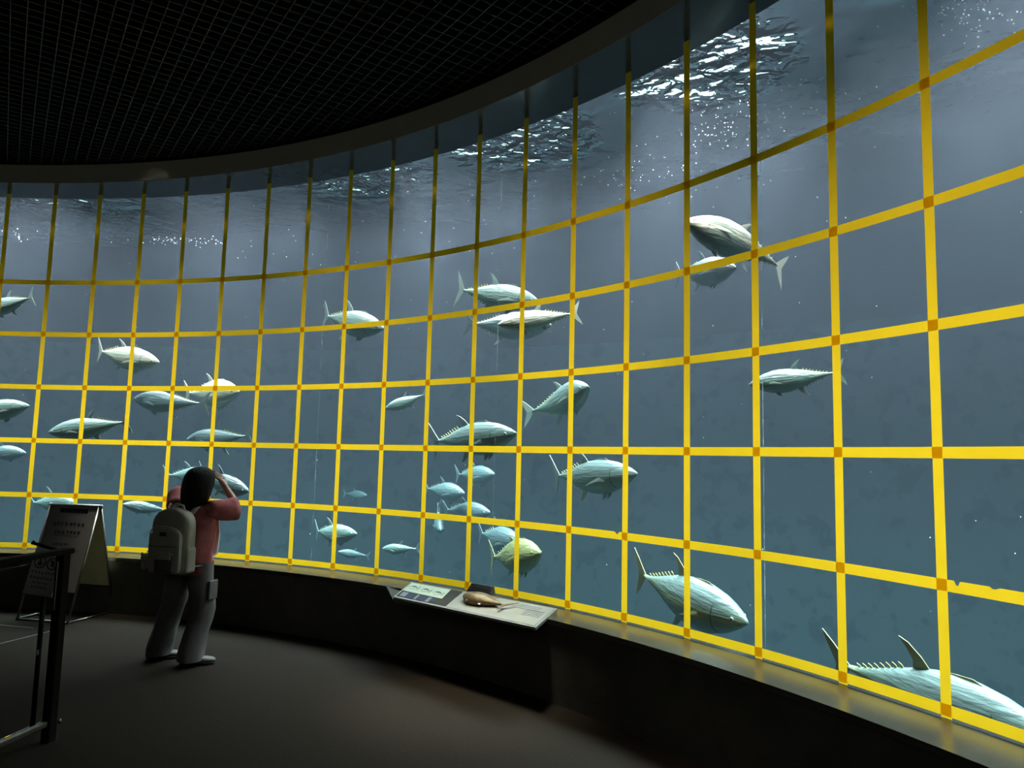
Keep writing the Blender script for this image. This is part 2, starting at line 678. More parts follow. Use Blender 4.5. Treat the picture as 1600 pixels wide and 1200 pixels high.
for q, z in enumerate(ROWS):
    mb = MB()
    top, bot = [], []
    n = 2200 if q == 4 else 300
    for i in range(n + 1):
        th = A0 + (A1 - A0) * i / n
        cut = 0.0
        if q == 4:
            for a, wd, dp in nick:
                d = abs(th - a) * R
                if d < wd:
                    cut = max(cut, dp * (1 - d / wd) + 0.004 * noise.noise(Vector((th * 900, 0, 0))))
        wob = 0.0015 * noise.noise(Vector((th * 5, q * 7.7, 0)))
        top.append(cyl(th, R - 0.006, z + 0.0265 + wob - cut))
        bot.append(cyl(th, R - 0.006, z - 0.0265 + wob))
    mb.grid([top, bot])
    tag(mb.build('tape_strip', M['tape']), HLAB[q], 'tape', 'horizontal yellow tape strips on the window')

# joints between the acrylic slabs
for k, (px, py) in enumerate(((1192, 620), (777, 560), (500, 600), (205, 620))):
    p = on_cyl(px, py, R)
    th = atan2(p.y - CY, p.x - CX)
    mb = MB()
    mb.grid([[cyl(th + s * 0.0022 / R, R - 0.0008, z) for s in (1, 0, -1)] for z in (Z_SILL + 0.002, Z_TOP - 0.002)])
    struct(mb.build('trim_%d' % (k + 2), M['joint']), 'thin pale joint between two slabs of the acrylic window')


# ------------------------------------------------------------------ tuna
PROF = [(0.0, 0.006, 0.006, 0.005), (0.02, 0.022, 0.020, 0.018), (0.06, 0.050, 0.045, 0.040), (0.12, 0.081, 0.076, 0.062),
        (0.20, 0.112, 0.110, 0.082), (0.30, 0.134, 0.137, 0.097), (0.40, 0.141, 0.148, 0.101), (0.50, 0.134, 0.142, 0.096),
        (0.60, 0.114, 0.119, 0.082), (0.70, 0.085, 0.086, 0.061), (0.80, 0.052, 0.052, 0.038), (0.88, 0.029, 0.029, 0.024),
        (0.94, 0.015, 0.015, 0.020), (0.985, 0.011, 0.011, 0.012), (1.0, 0.010, 0.010, 0.006)]


def prof(t):
    for a, b in zip(PROF, PROF[1:]):
        if t <= b[0]:
            k = (t - a[0]) / (b[0] - a[0])
            return [a[i] + (b[i] - a[i]) * k for i in (1, 2, 3)]
    return list(PROF[-1][1:])


def fin_sheet(mb, pts, thick, fy):
    """A fin from an outline of (x, z) points: thin lens with its own thickness; fy bends it with the body."""
    n = len(pts)
    cx_ = sum(p[0] for p in pts) / n
    cz_ = sum(p[1] for p in pts) / n
    vs = []
    for s in (-1, 1):
        for x, z in pts:
            vs.append(Vector((x, fy(x) + s * thick * 0.18, z)))
        vs.append(Vector((cx_, fy(cx_) + s * thick * 0.5, cz_)))
    fs = []
    for k in range(n):
        j = (k + 1) % n
        fs.append((k, j, n))
        fs.append((n + 1 + j, n + 1 + k, 2 * n + 1))
        fs.append((k, n + 1 + k, n + 1 + j, j))
    mb.add(vs, fs)


def make_tuna(root, L, mats, bend=0.0, fat=1.0, dorsal=1.0, detail=2, pect=1.0, flat=1.0, mouth=True, tail=1.0):
    mbody, mfin, myel = mats
    def fy(x):
        t = -x / L
        return L * bend * max(0.0, t - 0.30) ** 2
    mb = MB()
    ts = [0, .008, .02, .04, .06, .09, .12, .16, .20, .25, .30, .35, .40, .45, .50, .55, .60, .65, .70, .75, .80, .84, .88, .91, .94, .97, 1.0]
    n = 20
    rings = []
    for t in ts:
        u, d, w = prof(t)
        x = -t * L
        ring = []
        for k in range(n):
            a = 2 * pi * k / n
            ca, sa = cos(a), sin(a)
            hz = (u if sa > 0 else d) * fat
            z = hz * sa * L * (1 if abs(sa) < .99 else 1.02)
            y = w * flat * fat * ca * L * (1.0 - 0.12 * sa)
            ring.append(Vector((x, y + fy(x), z - 0.012 * L * sin(pi * t))))
        rings.append(ring)
    mb.loft(rings)
    body = mb.build('body', mbody, root, smooth=True)
    # tail fin
    s = L * tail
    mb = MB()
    fin_sheet(mb, [(-0.975 * L, 0.010 * L), (-1.01 * L, 0.05 * s), (-1.055 * L, 0.105 * s), (-1.115 * L, 0.165 * s), (-1.105 * L, 0.12 * s),
                   (-1.075 * L, 0.055 * s), (-1.06 * L, 0.0), (-1.075 * L, -0.055 * s), (-1.105 * L, -0.12 * s), (-1.115 * L, -0.165 * s),
                   (-1.055 * L, -0.105 * s), (-1.01 * L, -0.05 * s), (-0.975 * L, -0.010 * L)], 0.014 * L, lambda x: fy(x) + bend * 0.25 * max(0, (-x / L - 1)) * L)
    mb.build('tail_fin', mfin, root)
    if dorsal > 0:
        u = prof(0.53)[0] * fat * L - 0.018 * L
        h = 0.115 * L * dorsal
        mb = MB()
        fin_sheet(mb, [(-0.505 * L, u), (-0.545 * L, u + h * .45), (-0.60 * L, u + h * .85), (-0.645 * L, u + h), (-0.615 * L, u + h * .62), (-0.59 * L, u + h * .22), (-0.60 * L, u - 0.012 * L)], 0.010 * L, fy)
        mb.build('dorsal_fin', mfin, root)
        d = -prof(0.58)[1] * fat * L + 0.006 * L
        mb = MB()
        fin_sheet(mb, [(-0.565 * L, d), (-0.60 * L, d - h * .45), (-0.655 * L, d - h * .85), (-0.70 * L, d - h * .95), (-0.665 * L, d - h * .55), (-0.64 * L, d - h * .2), (-0.645 * L, d + 0.016 * L)], 0.010 * L, fy)
        mb.build('anal_fin', M['fin_pale'], root)
    if detail >= 1:
        # low folded first dorsal
        mb = MB()
        u = prof(0.30)[0] * fat * L - 0.012 * L
        fin_sheet(mb, [(-0.27 * L, u), (-0.31 * L, u + 0.018 * L), (-0.40 * L, u + 0.016 * L), (-0.47 * L, u + 0.004 * L), (-0.47 * L, u - 0.01 * L), (-0.3 * L, u - 0.012 * L)], 0.006 * L, fy)
        mb.build('front_dorsal_fin', mfin, root)
        for sd in (-1, 1):
            w = prof(0.27)[2] * fat * flat * L
            mb = MB()
            vs = []
            o = Vector((-0.265 * L, sd * (w - 0.004 * L), -0.02 * L))
            dirv = Vector((-1, sd * 0.22 * pect, -0.16)).normalized()
            sidev = Vector((0.15, 0.1 * sd, -1)).normalized()
            nv = dirv.cross(sidev).normalized()
            out = [(0, .020), (.06, .020), (.13, .008), (.19, -.012), (.12, -.016), (.05, -.018), (0, -.018)]
            pts = [o + dirv * a * L - sidev * b * L for a, b in out]
            cen = sum(pts, Vector()) / len(pts)
            k = len(pts)
            for s2 in (-1, 1):
                vs += [p + nv * s2 * 0.0015 * L for p in pts] + [cen + nv * s2 * 0.004 * L]
            fs = []
            for a in range(k):
                b = (a + 1) % k
                fs += [(a, b, k), (k + 1 + b, k + 1 + a, 2 * k + 1), (a, k + 1 + a, k + 1 + b, b)]
            mb.add(vs, fs)
            mb.build('pectoral_fin', mfin, root)
            mb = MB()
            d = -prof(0.32)[1] * fat * L
            mb2 = [( -0.30 * L, d + .012 * L), (-0.335 * L, d - .035 * L), (-0.385 * L, d - .062 * L), (-0.37 * L, d - .02 * L), (-0.36 * L, d + .01 * L)]
            fin_sheet(mb, mb2, 0.006 * L, lambda x, sd=sd: fy(x) + sd * 0.022 * L)
            mb.build('pelvic_fin', mfin, root)
            e = prof(0.075)
            mb = MB()
            mb.ball((-0.078 * L, sd * e[2] * fat * flat * L * 0.97, 0.008 * L), (0.014 * L, 0.005 * L, 0.014 * L), 12, 8)
            mb.mat = 1
            mb.ball((-0.078 * L, sd * (e[2] * fat * flat * L * 0.97 + 0.0035 * L), 0.008 * L), (0.0075 * L, 0.003 * L, 0.0075 * L), 10, 6)
            mb.build('eye', [M['eye_white'], M['black']], root, smooth=True)
    if detail >= 2:
        for sd in (-1, 1):
            mb = MB()
            pts = []
            for k in range(9):
                a = -1.15 + 1.75 * k / 8
                t = 0.205 + 0.018 * cos(a * 1.3) - 0.012
                u, d, w = prof(t)
                hz = u if sin(a) > 0 else d
                pts.append(Vector((-t * L, sd * (w * fat * flat * cos(a) * (1.0 - 0.12 * sin(a)) + 0.0004) * L, hz * fat * sin(a) * L - 0.012 * L * sin(pi * t))))
            mb.tube(pts, [0.0005 * L] + [0.0022 * L] * 7 + [0.0005 * L], 6)
            mb.build('gill_edge', M['fish_dark'], root)
    if mouth and detail >= 1:
        mb = MB()
        for sd in (-1, 1):
            pts = []
            for t in (0.001, 0.015, 0.03, 0.045, 0.06):
                u, d, w = prof(t)
                a = -0.30 - t * 4
                pts.append(Vector((-t * L, sd * (w * fat * flat * cos(a) * (1.0 - 0.12 * sin(a)) * L + 0.0004 * L), d * fat * sin(a) * L - 0.012 * L * sin(pi * t))))
            mb.tube(pts, [0.003 * L, 0.0035 * L, 0.003 * L, 0.003 * L, 0.001 * L], 6)
        mb.build('mouth', M['fish_dark'], root)
    if detail >= 2:
        for up in (1, -1):
            for k in range(8 if up > 0 else 7):
                t = 0.645 + k * 0.036 + (0.02 if up < 0 else 0)
                u, d, w = prof(t)
                z = (u if up > 0 else -d) * fat * L - 0.012 * L * sin(pi * t)
                h = (0.022 - 0.0012 * k) * L
                mb = MB()
                x = -t * L
                fin_sheet(mb, [(x, z - up * 0.006 * L), (x - 0.012 * L, z + up * h * 0.55), (x - 0.030 * L, z + up * h), (x - 0.026 * L, z + up * h * 0.1), (x - 0.020 * L, z - up * 0.008 * L)], 0.006 * L, fy)
                mb.build('finlet', myel, root)
    elif detail == 1:
        for k in range(5):
            t = 0.66 + k * 0.05
            x = -t * L
            z = prof(t)[0] * fat * L - 0.012 * L * sin(pi * t)
            mb = MB()
            fin_sheet(mb, [(x, z - .005 * L), (x - 0.034 * L, z + 0.020 * L), (x - 0.026 * L, z - .008 * L)], 0.006 * L, fy)
            mb.build('finlet', myel, root)
    return root


def m_fish(name, back, side, belly, rough=0.34, spots=0.0, line=None):
    m, nt, out = new_mat(name)
    b = nt.nodes.new('ShaderNodeBsdfPrincipled')
    b.inputs['Roughness'].default_value = rough
    b.inputs['Specular IOR Level'].default_value = 0.6
    tc = nt.nodes.new('ShaderNodeTexCoord')
    sx = nt.nodes.new('ShaderNodeSeparateXYZ')
    nt.links.new(tc.outputs['Generated'], sx.inputs[0])
    nz = nt.nodes.new('ShaderNodeTexNoise')
    nz.inputs['Scale'].default_value = 5.0
    nz.inputs['Detail'].default_value = 5.0
    mp = nt.nodes.new('ShaderNodeMapping')
    mp.inputs['Scale'].default_value = (1.2, 1, 2.6)
    nt.links.new(tc.outputs['Generated'], mp.inputs[0])
    nt.links.new(mp.outputs[0], nz.inputs['Vector'])
    ma = nt.nodes.new('ShaderNodeMath')
    ma.operation = 'MULTIPLY_ADD'
    ma.inputs[1].default_value = 0.34
    nt.links.new(nz.outputs['Fac'], ma.inputs[0])
    ms = nt.nodes.new('ShaderNodeMath')
    ms.operation = 'SUBTRACT'
    ms.inputs[1].default_value = 0.08
    nt.links.new(sx.outputs['Z'], ms.inputs[0])
    nt.links.new(ms.outputs[0], ma.inputs[2])
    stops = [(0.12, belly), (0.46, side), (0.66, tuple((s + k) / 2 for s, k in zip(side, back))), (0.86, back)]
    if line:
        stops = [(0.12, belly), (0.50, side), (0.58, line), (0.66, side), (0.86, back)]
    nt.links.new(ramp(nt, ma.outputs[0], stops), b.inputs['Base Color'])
    bp = nt.nodes.new('ShaderNodeBump')
    bp.inputs['Strength'].default_value = 0.5
    bp.inputs['Distance'].default_value = 0.02
    nt.links.new(nz.outputs['Fac'], bp.inputs['Height'])
    nt.links.new(bp.outputs[0], b.inputs['Normal'])
    nt.links.new(b.outputs[0], out.inputs['Surface'])
    return m


FM = {
    'teal': (m_fish('tuna_skin_teal', (0.14, 0.21, 0.21), (0.15, 0.25, 0.20), (0.13, 0.24, 0.18)), surf('tuna_fin_teal', (0.20, 0.27, 0.25), rough=0.5)),
    'blue': (m_fish('tuna_skin_blue', (0.08, 0.12, 0.13), (0.09, 0.15, 0.15), (0.10, 0.17, 0.15)), surf('tuna_fin_blue', (0.10, 0.14, 0.15), rough=0.5)),
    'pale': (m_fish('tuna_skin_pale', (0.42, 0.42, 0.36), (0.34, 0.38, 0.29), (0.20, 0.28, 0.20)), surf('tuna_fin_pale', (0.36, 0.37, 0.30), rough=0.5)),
    'olive': (m_fish('tuna_skin_olive', (0.26, 0.30, 0.13), (0.36, 0.40, 0.17), (0.30, 0.36, 0.18)), surf('tuna_fin_olive', (0.26, 0.27, 0.14), rough=0.5)),
    'gold': (m_fish('tuna_skin_gold_line', (0.15, 0.22, 0.22), (0.17, 0.25, 0.20), (0.15, 0.22, 0.17), line=(0.30, 0.33, 0.12)), surf('tuna_fin_gold', (0.30, 0.30, 0.14), rough=0.5)),
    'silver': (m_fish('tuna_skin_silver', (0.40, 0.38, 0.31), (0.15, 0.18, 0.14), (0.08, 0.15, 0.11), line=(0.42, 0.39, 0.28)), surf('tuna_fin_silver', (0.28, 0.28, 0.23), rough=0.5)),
}
M['fin_pale'] = surf('anal_fin_pale', (0.34, 0.38, 0.34), rough=0.5)
M['finlet'] = surf('finlet_yellow', (0.50, 0.47, 0.16), rough=0.5)
M['finlet_dull'] = surf('finlet_dull', (0.32, 0.36, 0.26), rough=0.5)


def tuna(label, H, T, dh, dt, skin='teal', roll=0.0, group='tuna swimming in the tank', **kw):
    a = on_cyl(H[0], H[1], R + PANE + dh)
    b = on_cyl(T[0], T[1], R + PANE + dt)
    fx = (a - b).normalized()
    up = (Vector((0, 0, 1)) - fx * fx.z).normalized()
    side = up.cross(fx)
    # roll > 0 leans the back towards the viewer
    tocam = (CAM - a).normalized()
    sgn = 1 if side.dot(tocam) > 0 else -1
    ang = radians(roll) * sgn
    up2 = up * cos(ang) + side * sin(ang)
    side2 = up2.cross(fx)
    rot = Matrix((fx, side2, up2)).transposed()
    root = empty('tuna', a, rot=rot)
    tag(root, label, 'fish', group)
    sk = FM[skin]
    make_tuna(root, (a - b).length, (sk[0], sk[1], M['finlet'] if kw.get('detail', 2) >= 2 else M['finlet_dull']), **kw)
    return root


tuna('tuna cut by the left edge, tail to the right, beside the leftmost upper tape', (-28, 486), (50, 466), 0.7, 0.5, 'teal', 5, bend=0.1)
tuna('whitish tuna alone between the second and fourth tape strips, head to the right', (249, 566), (146, 549), 0.8, 1.0, 'pale', 10, bend=0.25, dorsal=0.8)
tuna('pale tuna half covered by a horizontal tape above the person, head to the right', (374, 612), (296, 614), 1.1, 1.5, 'pale', 5, dorsal=0.9, detail=1, fat=1.2)
tuna('blue-grey tuna heading left just under a horizontal tape, above the person', (208, 623), (306, 630), 1.0, 0.9, 'blue', 5, bend=-0.2)
tuna('teal tuna heading left with raised dorsal fin, above the A-frame sign', (75, 676), (196, 659), 0.5, 0.6, 'teal', 6, bend=0.15, dorsal=1.1)
tuna('tuna whose head alone enters from the left edge at mid height', (46, 634), (-60, 646), 0.6, 0.7, 'teal', 8)
tuna('tuna with dorsal fin raised, heading left just above the head of the person', (291, 687), (384, 681), 1.2, 1.1, 'blue', 8, dorsal=1.2)
tuna('small blue tuna at the left edge above the A-frame sign', (41, 708), (-28, 704), 1.6, 1.8, 'blue', 10, detail=1)
tuna('tuna half hidden behind the top of the A-frame sign', (118, 786), (52, 785), 1.2, 1.5, 'teal', 10, dorsal=1.3, detail=1, fat=1.15)
tuna('tuna between the A-frame sign and the backpack, under a tape', (191, 788), (262, 797), 1.1, 1.4, 'blue', 5, detail=1)
tuna('tuna partly hidden behind the left side of the head of the person', (338, 742), (264, 742), 1.5, 1.7, 'teal', 10, detail=1)
tuna('tuna whose head emerges to the right of the head of the person', (389, 768), (312, 742), 0.4, 0.6, 'blue', 10, bend=0.1)
tuna('tuna heading right across a tape crossing, alone up and right of the person', (600, 513), (504, 493), 0.8, 1.0, 'teal', 6, bend=0.15)
tuna('upper tuna of the crossing group, long upright tail at its left', (842, 471), (717, 452), 0.9, 0.7, 'teal', 8, bend=0.2, dorsal=1.1, tail=1.25)
tuna('pale front tuna of the crossing group, heading left', (777, 508), (893, 488), 0.25, 0.6, 'pale', 2, bend=-0.2, dorsal=0.9, fat=0.95)
tuna('dim tuna behind the pale one in the crossing group', (862, 508), (738, 506), 1.5, 1.3, 'blue', 0, fat=1.15)
tuna('slim tuna pointing down left, above and left of the large tuna on the eye-height tape', (601, 639), (662, 617), 1.2, 1.4, 'teal', 4, detail=1, bend=0.1)
tuna('tuna tilted upwards with its head against a vertical tape', (919, 604), (853, 641), 0.7, 1.1, 'teal', 6, bend=-0.35, dorsal=0.9, fat=1.15)
tuna('large tuna resting along the eye-height tape, head to the right', (807, 677), (676, 690), 0.5, 0.8, 'teal', 14, bend=0.1, dorsal=0.8, fat=0.86)
tuna('small tuna right below the large one on the eye-height tape', (773, 741), (717, 741), 2.8, 3.2, 'blue', 5, detail=1)
tuna('small tuna lower left of the one under the large eye-height tuna', (726, 771), (668, 763), 2.6, 2.9, 'blue', 5, detail=1, fat=1.1)
tuna('small tuna half behind a horizontal tape, above the yellow-green one', (766, 801), (699, 796), 2.6, 3.0, 'blue', 12, detail=1)
tuna('small tuna seen head-on hanging below a tape', (689, 829), (684, 801), 2.6, 3.2, 'blue', 0, detail=1)
tuna('dim blue tuna above the yellow-green one', (815, 849), (753, 833), 1.9, 2.4, 'blue', 6, detail=1, fat=1.1)
tuna('yellow-green tuna with an upright tail, low in the window', (844, 864), (772, 870), 0.5, 0.9, 'olive', 0, detail=1, fat=1.18, tail=1.1, dorsal=0.5)
tuna('tiny faint tuna far back in the water', (574, 774), (540, 771), 5.0, 5.2, 'blue', 5, detail=0, dorsal=0.7)
tuna('small tuna crossed by the tape left of the information desk', (558, 834), (485, 832), 1.4, 1.6, 'teal', 6, detail=1, bend=0.3)
tuna('lowest small tuna on the left, heading left near the sill', (528, 862), (573, 868), 3.0, 3.2, 'blue', 6, detail=1)
tuna('slim green tuna just above the sill, tail to the right', (597, 857), (650, 857), 2.0, 2.0, 'teal', 6, detail=1, fat=0.9)
tuna('large tuna with yellow finlets pointing left, crossed by a tape', (996, 740), (861, 745), 0.7, 1.0, 'teal', 10, bend=0.15, dorsal=0.9, fat=0.86)
tuna('big silver tuna turning towards the glass, high on the right', (1069, 345), (1228, 402), 0.35, 1.0, 'silver', -12, bend=-0.35, dorsal=0.9, fat=1.25, tail=1.15, detail=2)
tuna('blue tuna passing below the big silver one', (1150, 418), (1058, 428), 1.3, 1.5, 'blue', 4, bend=0.1, fat=1.15)
tuna('tuna heading left alone on the right, crossed by a tape at its head', (1170, 601), (1302, 582), 0.5, 0.7, 'teal', 4, bend=-0.15, dorsal=1.0)
tuna('big tuna diving right with a golden side line, bottom row of panes', (1169, 974), (1001, 900), 0.3, 0.55, 'gold', 8, bend=0.06, dorsal=1.1, fat=1.08)
tuna('largest tuna, cut by the bottom right corner, yellow finlets along its back', (1655, 1160), (1322, 1040), 0.35, 0.45, 'gold', 14, bend=0.0, dorsal=1.15, fat=1.05)

# ------------------------------------------------------------------ bubbles
mb = MB()
rb = random.Random(3)


def bubbles(px, py, sx, sy, n, d0, d1, r0, r1):
    for _ in range(n):
        x = rb.gauss(px, sx)
        y = rb.gauss(py, sy)
        p = on_cyl(x, y, R + PANE + rb.uniform(d0, d1))
        if p.z > Z_SURF - 0.05:
            continue
        r = rb.uniform(r0, r1) * 0.75
        mb.ball(p, (r * rb.uniform(0.8, 1.5), r, r), 6, 4)


bubbles(1130, 190, 46, 24, 130, 0.8, 1.6, 0.003, 0.008)
bubbles(1000, 270, 60, 22, 70, 1.0, 2.0, 0.003, 0.007)
bubbles(1230, 150, 60, 50, 40, 0.6, 1.4, 0.003, 0.006)
bubbles(1510, 22, 45, 22, 90, 0.5, 1.2, 0.003, 0.007)
bubbles(280, 377, 42, 4, 60, 1.6, 2.2, 0.005, 0.010)
bubbles(30, 368, 20, 5, 14, 1.6, 2.2, 0.005, 0.010)
bubbles(450, 380, 40, 14, 10, 1.6, 2.2, 0.004, 0.008)
bubbles(700, 340, 80, 60, 26, 1.0, 2.4, 0.003, 0.007)
for _ in range(90):
    x, y = rb.uniform(0, 1600), rb.uniform(250, 1000)
    p = on_cyl(x, y, R + PANE + rb.uniform(0.2, 2.0))
    mb.ball(p, rb.uniform(0.0018, 0.0045), 6, 4)
tag(mb.build('air_bubbles', M['bubble'], smooth=True), 'tiny white air bubbles drifting in the water', 'bubbles', kind='stuff')


# ================================================================== things in the hall
def hull_board(corners, th, mb):
    """A slab under four corners (in order), thickness th downwards along its normal."""
    c = [Vector(p) for p in corners]
    n = (c[1] - c[0]).cross(c[3] - c[0]).normalized()
    if n.z < 0:
        n = -n
    lo = [p - n * th for p in c]
    mb.add(c + lo, [(0, 1, 2, 3), (7, 6, 5, 4), (0, 4, 5, 1), (1, 5, 6, 2), (2, 6, 7, 3), (3, 7, 4, 0)])
    return n


HM = {
    'panel': surf('panel_print_grey', (0.17, 0.17, 0.145), (0.21, 0.21, 0.18), 0.35, scale=5),
    'panel_dark': surf('panel_print_dark', (0.022, 0.022, 0.018), (0.03, 0.028, 0.022), 0.8, scale=5, spec=0.1),
    'card': surf('card_pale_green', (0.28, 0.33, 0.24), (0.33, 0.38, 0.28), 0.5, scale=6),
    'ink': surf('print_ink', (0.02, 0.025, 0.025), rough=0.6),
    'ink_blue': surf('print_ink_blue', (0.015, 0.025, 0.06), (0.03, 0.045, 0.08), 0.8, scale=30, spec=0.1),
    'ink_grey': surf('print_ink_grey', (0.12, 0.13, 0.15), rough=0.8, spec=0.1),
    'alu': surf('brushed_aluminium', (0.30, 0.30, 0.28), (0.36, 0.36, 0.33), 0.35, 0.8, scale=20),
    'bronze': surf('cast_bronze', (0.11, 0.075, 0.035), (0.18, 0.125, 0.06), 0.42, 0.55, scale=12, bump=0.15),
    'board': surf('poster_paper', (0.32, 0.32, 0.33), (0.38, 0.38, 0.39), 0.45, scale=3, spec=0.6),
    'board_back': surf('board_back_cream', (0.52, 0.50, 0.32), (0.60, 0.57, 0.38), 0.6, scale=4),
    'rubber': surf('black_rubber', (0.015, 0.015, 0.015), rough=0.8),
    'steel': surf('stainless_steel', (0.30, 0.30, 0.28), (0.36, 0.36, 0.33), 0.35, 1.0, scale=10),
    'railglass': m_glass('barrier_glass', (0.92, 0.94, 0.92), 0.05),
    'plate': surf('sign_plate', (0.34, 0.34, 0.35), (0.40, 0.40, 0.41), 0.6, scale=5),
    'plate_ink': surf('sign_plate_ink', (0.02, 0.02, 0.025), rough=0.5),
    'blackmetal': surf('black_metal', (0.006, 0.006, 0.006), (0.010, 0.010, 0.010), 0.7, scale=8, spec=0.12),
    'skin': surf('skin', (0.46, 0.27, 0.19), (0.52, 0.31, 0.22), 0.5, scale=10),
    'hair': surf('black_hair', (0.003, 0.003, 0.003), (0.007, 0.006, 0.005), 0.6, spec=0.2, scale=6, mscale=(9, 9, 0.6), bump=0.5, bscale=14),
    'shirt': surf('pink_red_shirt', (0.36, 0.09, 0.10), (0.58, 0.20, 0.20), 0.85, scale=6, bump=0.35, bscale=9, lo=0.4, hi=0.62),
    'trousers': surf('grey_trousers', (0.09, 0.09, 0.092), (0.155, 0.155, 0.158), 0.85, scale=5, bump=0.5, bscale=7, mscale=(1, 1, 0.7)),
    'shoe': surf('dark_shoe', (0.09, 0.085, 0.08), (0.13, 0.12, 0.11), 0.6, scale=20),
    'shoe_toe': surf('white_toe_cap', (0.88, 0.86, 0.78), rough=0.5),
    'pack': surf('backpack_canvas', (0.34, 0.34, 0.29), (0.42, 0.42, 0.36), 0.8, scale=8, bump=0.25, bscale=14),
    'pack_trim': surf('backpack_trim', (0.07, 0.07, 0.06), (0.10, 0.10, 0.09), 0.7, scale=10),
    'pack_pale': surf('backpack_pale_web', (0.55, 0.55, 0.49), rough=0.8),
    'charm': surf('plush_charm', (0.40, 0.39, 0.33), (0.5, 0.48, 0.42), 0.95, scale=30, bump=0.5),
}

# ------------------------------------------------------------------ information desk on the sill
qBL = on_cyl(642.9, 908.9, 8.30)
qBR = on_cyl(871.0, 951.0, 8.30)
qFR = on_cyl(837.0, 980.6, 7.85)
qFL = on_cyl(614.9, 932.5, 7.85)


def onp(u, v, h=0.0):
    a = qBL.lerp(qBR, u)
    b = qFL.lerp(qFR, u)
    nn = (qFL - qBL).cross(qBR - qBL).normalized()
    if nn.z < 0:
        nn = -nn
    return a.lerp(b, v) + nn * h


mid = onp(0.5, 0.5)
desk = empty('information_desk', (mid.x, mid.y, mid.z - 0.06))
tag(desk, 'tilted reading panel with fish drawings and grey print on the sill', 'information panel')
mb = MB()
hull_board([qBL, qBR, qFR, qFL], 0.018, mb)
mb.build('panel', HM['alu'], desk, world=True)
mb = MB()
hull_board([onp(0.405, 0.02, .0025), onp(0.99, 0.02, .0025), onp(0.985, 0.95, .0025), onp(0.405, 0.95, .0025)], 0.002, mb)
mb.build('grey_print', HM['panel'], desk, world=True)
mb = MB()
hull_board([onp(0.005, 0.03, .0025), onp(0.40, 0.03, .0025), onp(0.40, 0.93, .0025), onp(0.012, 0.93, .0025)], 0.002, mb)
mb.build('dark_print', HM['panel_dark'], desk, world=True)
mb = MB()
hull_board([onp(0.012, 0.07, .0045), onp(0.315, 0.07, .0045), onp(0.325, 0.62, .0045), onp(0.012, 0.60, .0045)], 0.0015, mb)
card = mb.build('drawing_card', HM['card'], desk, world=True)
for k in range(3):
    u0 = 0.03 + 0.098 * k
    pts = []
    for a, b in ((0, .5), (.12, .36), (.35, .22), (.6, .27), (.8, .45), (.9, .50), (1.0, .22), (.98, .55), (1.03, .84), (.88, .60), (.7, .68), (.4, .80), (.15, .68)):
        pts.append(onp(u0 + a * 0.078, 0.16 + b * 0.36 + 0.03 * k, 0.0052))
    mb = MB()
    top = [p + Vector((0, 0, .0006)) for p in pts]
    cen = sum(top, Vector()) / len(top)
    n = len(pts)
    # the drawing is dark along the back and open below: outline plus a dark back
    for a in range(n):
        b = (a + 1) % n
        mb.bar(top[a], top[b], 0.0032 if 0 < a < 6 else 0.0016, 0.001)
    mb.add([top[1], top[2], top[3], top[4], top[5], onp(u0 + .6 * .078, .16 + .42 * .36 + .03 * k, .0058), onp(u0 + .3 * .078, .16 + .42 * .36 + .03 * k, .0058)], [(0, 1, 2, 3, 4, 5, 6)])
    mb.build('fish_drawing', HM['ink'], desk, world=True)
for k, (u0, u1, v0, v1, mt) in enumerate(((0.03, 0.075, .66, .90, 'ink_grey'), (0.085, 0.135, .68, .92, 'ink_blue'), (0.145, 0.165, .66, .92, 'ink_grey'),
                                         (0.175, 0.225, .68, .93, 'ink_blue'), (0.235, 0.262, .66, .92, 'ink_grey'), (0.27, 0.30, .70, .86, 'ink_blue'))):
    mb = MB()
    hull_board([onp(u0, v0, .0036), onp(u1, v0, .0036), onp(u1, v1, .0036), onp(u0, v1, .0036)], 0.001, mb)
    mb.build('caption_block', HM[mt], desk, world=True)
mb = MB()
rt = random.Random(11)
for (ua, ub, va, vb, rows_) in ((0.76, 0.93, .12, .36, 3), (0.86, 0.965, .30, .62, 5), (0.43, 0.475, .08, .18, 2)):
    for r_ in range(rows_):
        v = va + (vb - va) * (r_ + .5) / rows_
        u = ua
        while u < ub:
            w = rt.uniform(.004, .012)
            mb.bar(onp(u, v, .0042), onp(min(u + w, ub), v, .0042), 0.006, 0.0008)
            u += w + .003
mb.build('caption_text', HM['ink_grey'], desk, world=True)
# apron: the steel shelf under the panel reaching back to the sill
ap = [on_cyl(602.6, 914, 8.10), on_cyl(613.4, 935.5, 7.845), onp(0.95, 0.86, -0.022), onp(0.97, 0.3, -0.022), qBL + Vector((-0.02, 0.02, -0.022))]
mb = MB()
lo = [Vector((p.x, p.y, min(p.z, 0.575) - 0.03)) for p in ap]
mb.add(ap + lo, [(0, 1, 2, 3, 4), (9, 8, 7, 6, 5)] + [(k, (k + 1) % 5, 5 + (k + 1) % 5, 5 + k) for k in range(5)])
mb.build('shelf', M['sill'], desk, world=True)

# bronze tuna lying on the panel
hd = onp(0.455, 0.42, 0.035)
tl = onp(0.735, 0.50, 0.030)
fx = (hd - tl).normalized()
nn = (qFL - qBL).cross(qBR - qBL).normalized()
nn = nn if nn.z > 0 else -nn
upv = nn.cross(fx)
upv = upv if upv.dot(qBL - qFL) > 0 else -upv
upv.normalize()
sdv = upv.cross(fx)
rt_ = Matrix((fx, sdv, upv)).transposed()
root = empty('tuna_model', hd, rot=rt_)
tag(root, 'bronze tuna model lying on the grey half of the reading panel', 'fish model')
make_tuna(root, (hd - tl).length, (HM['bronze'], HM['bronze'], HM['bronze']), fat=1.45, flat=0.75, detail=1, dorsal=0.6, tail=1.5)

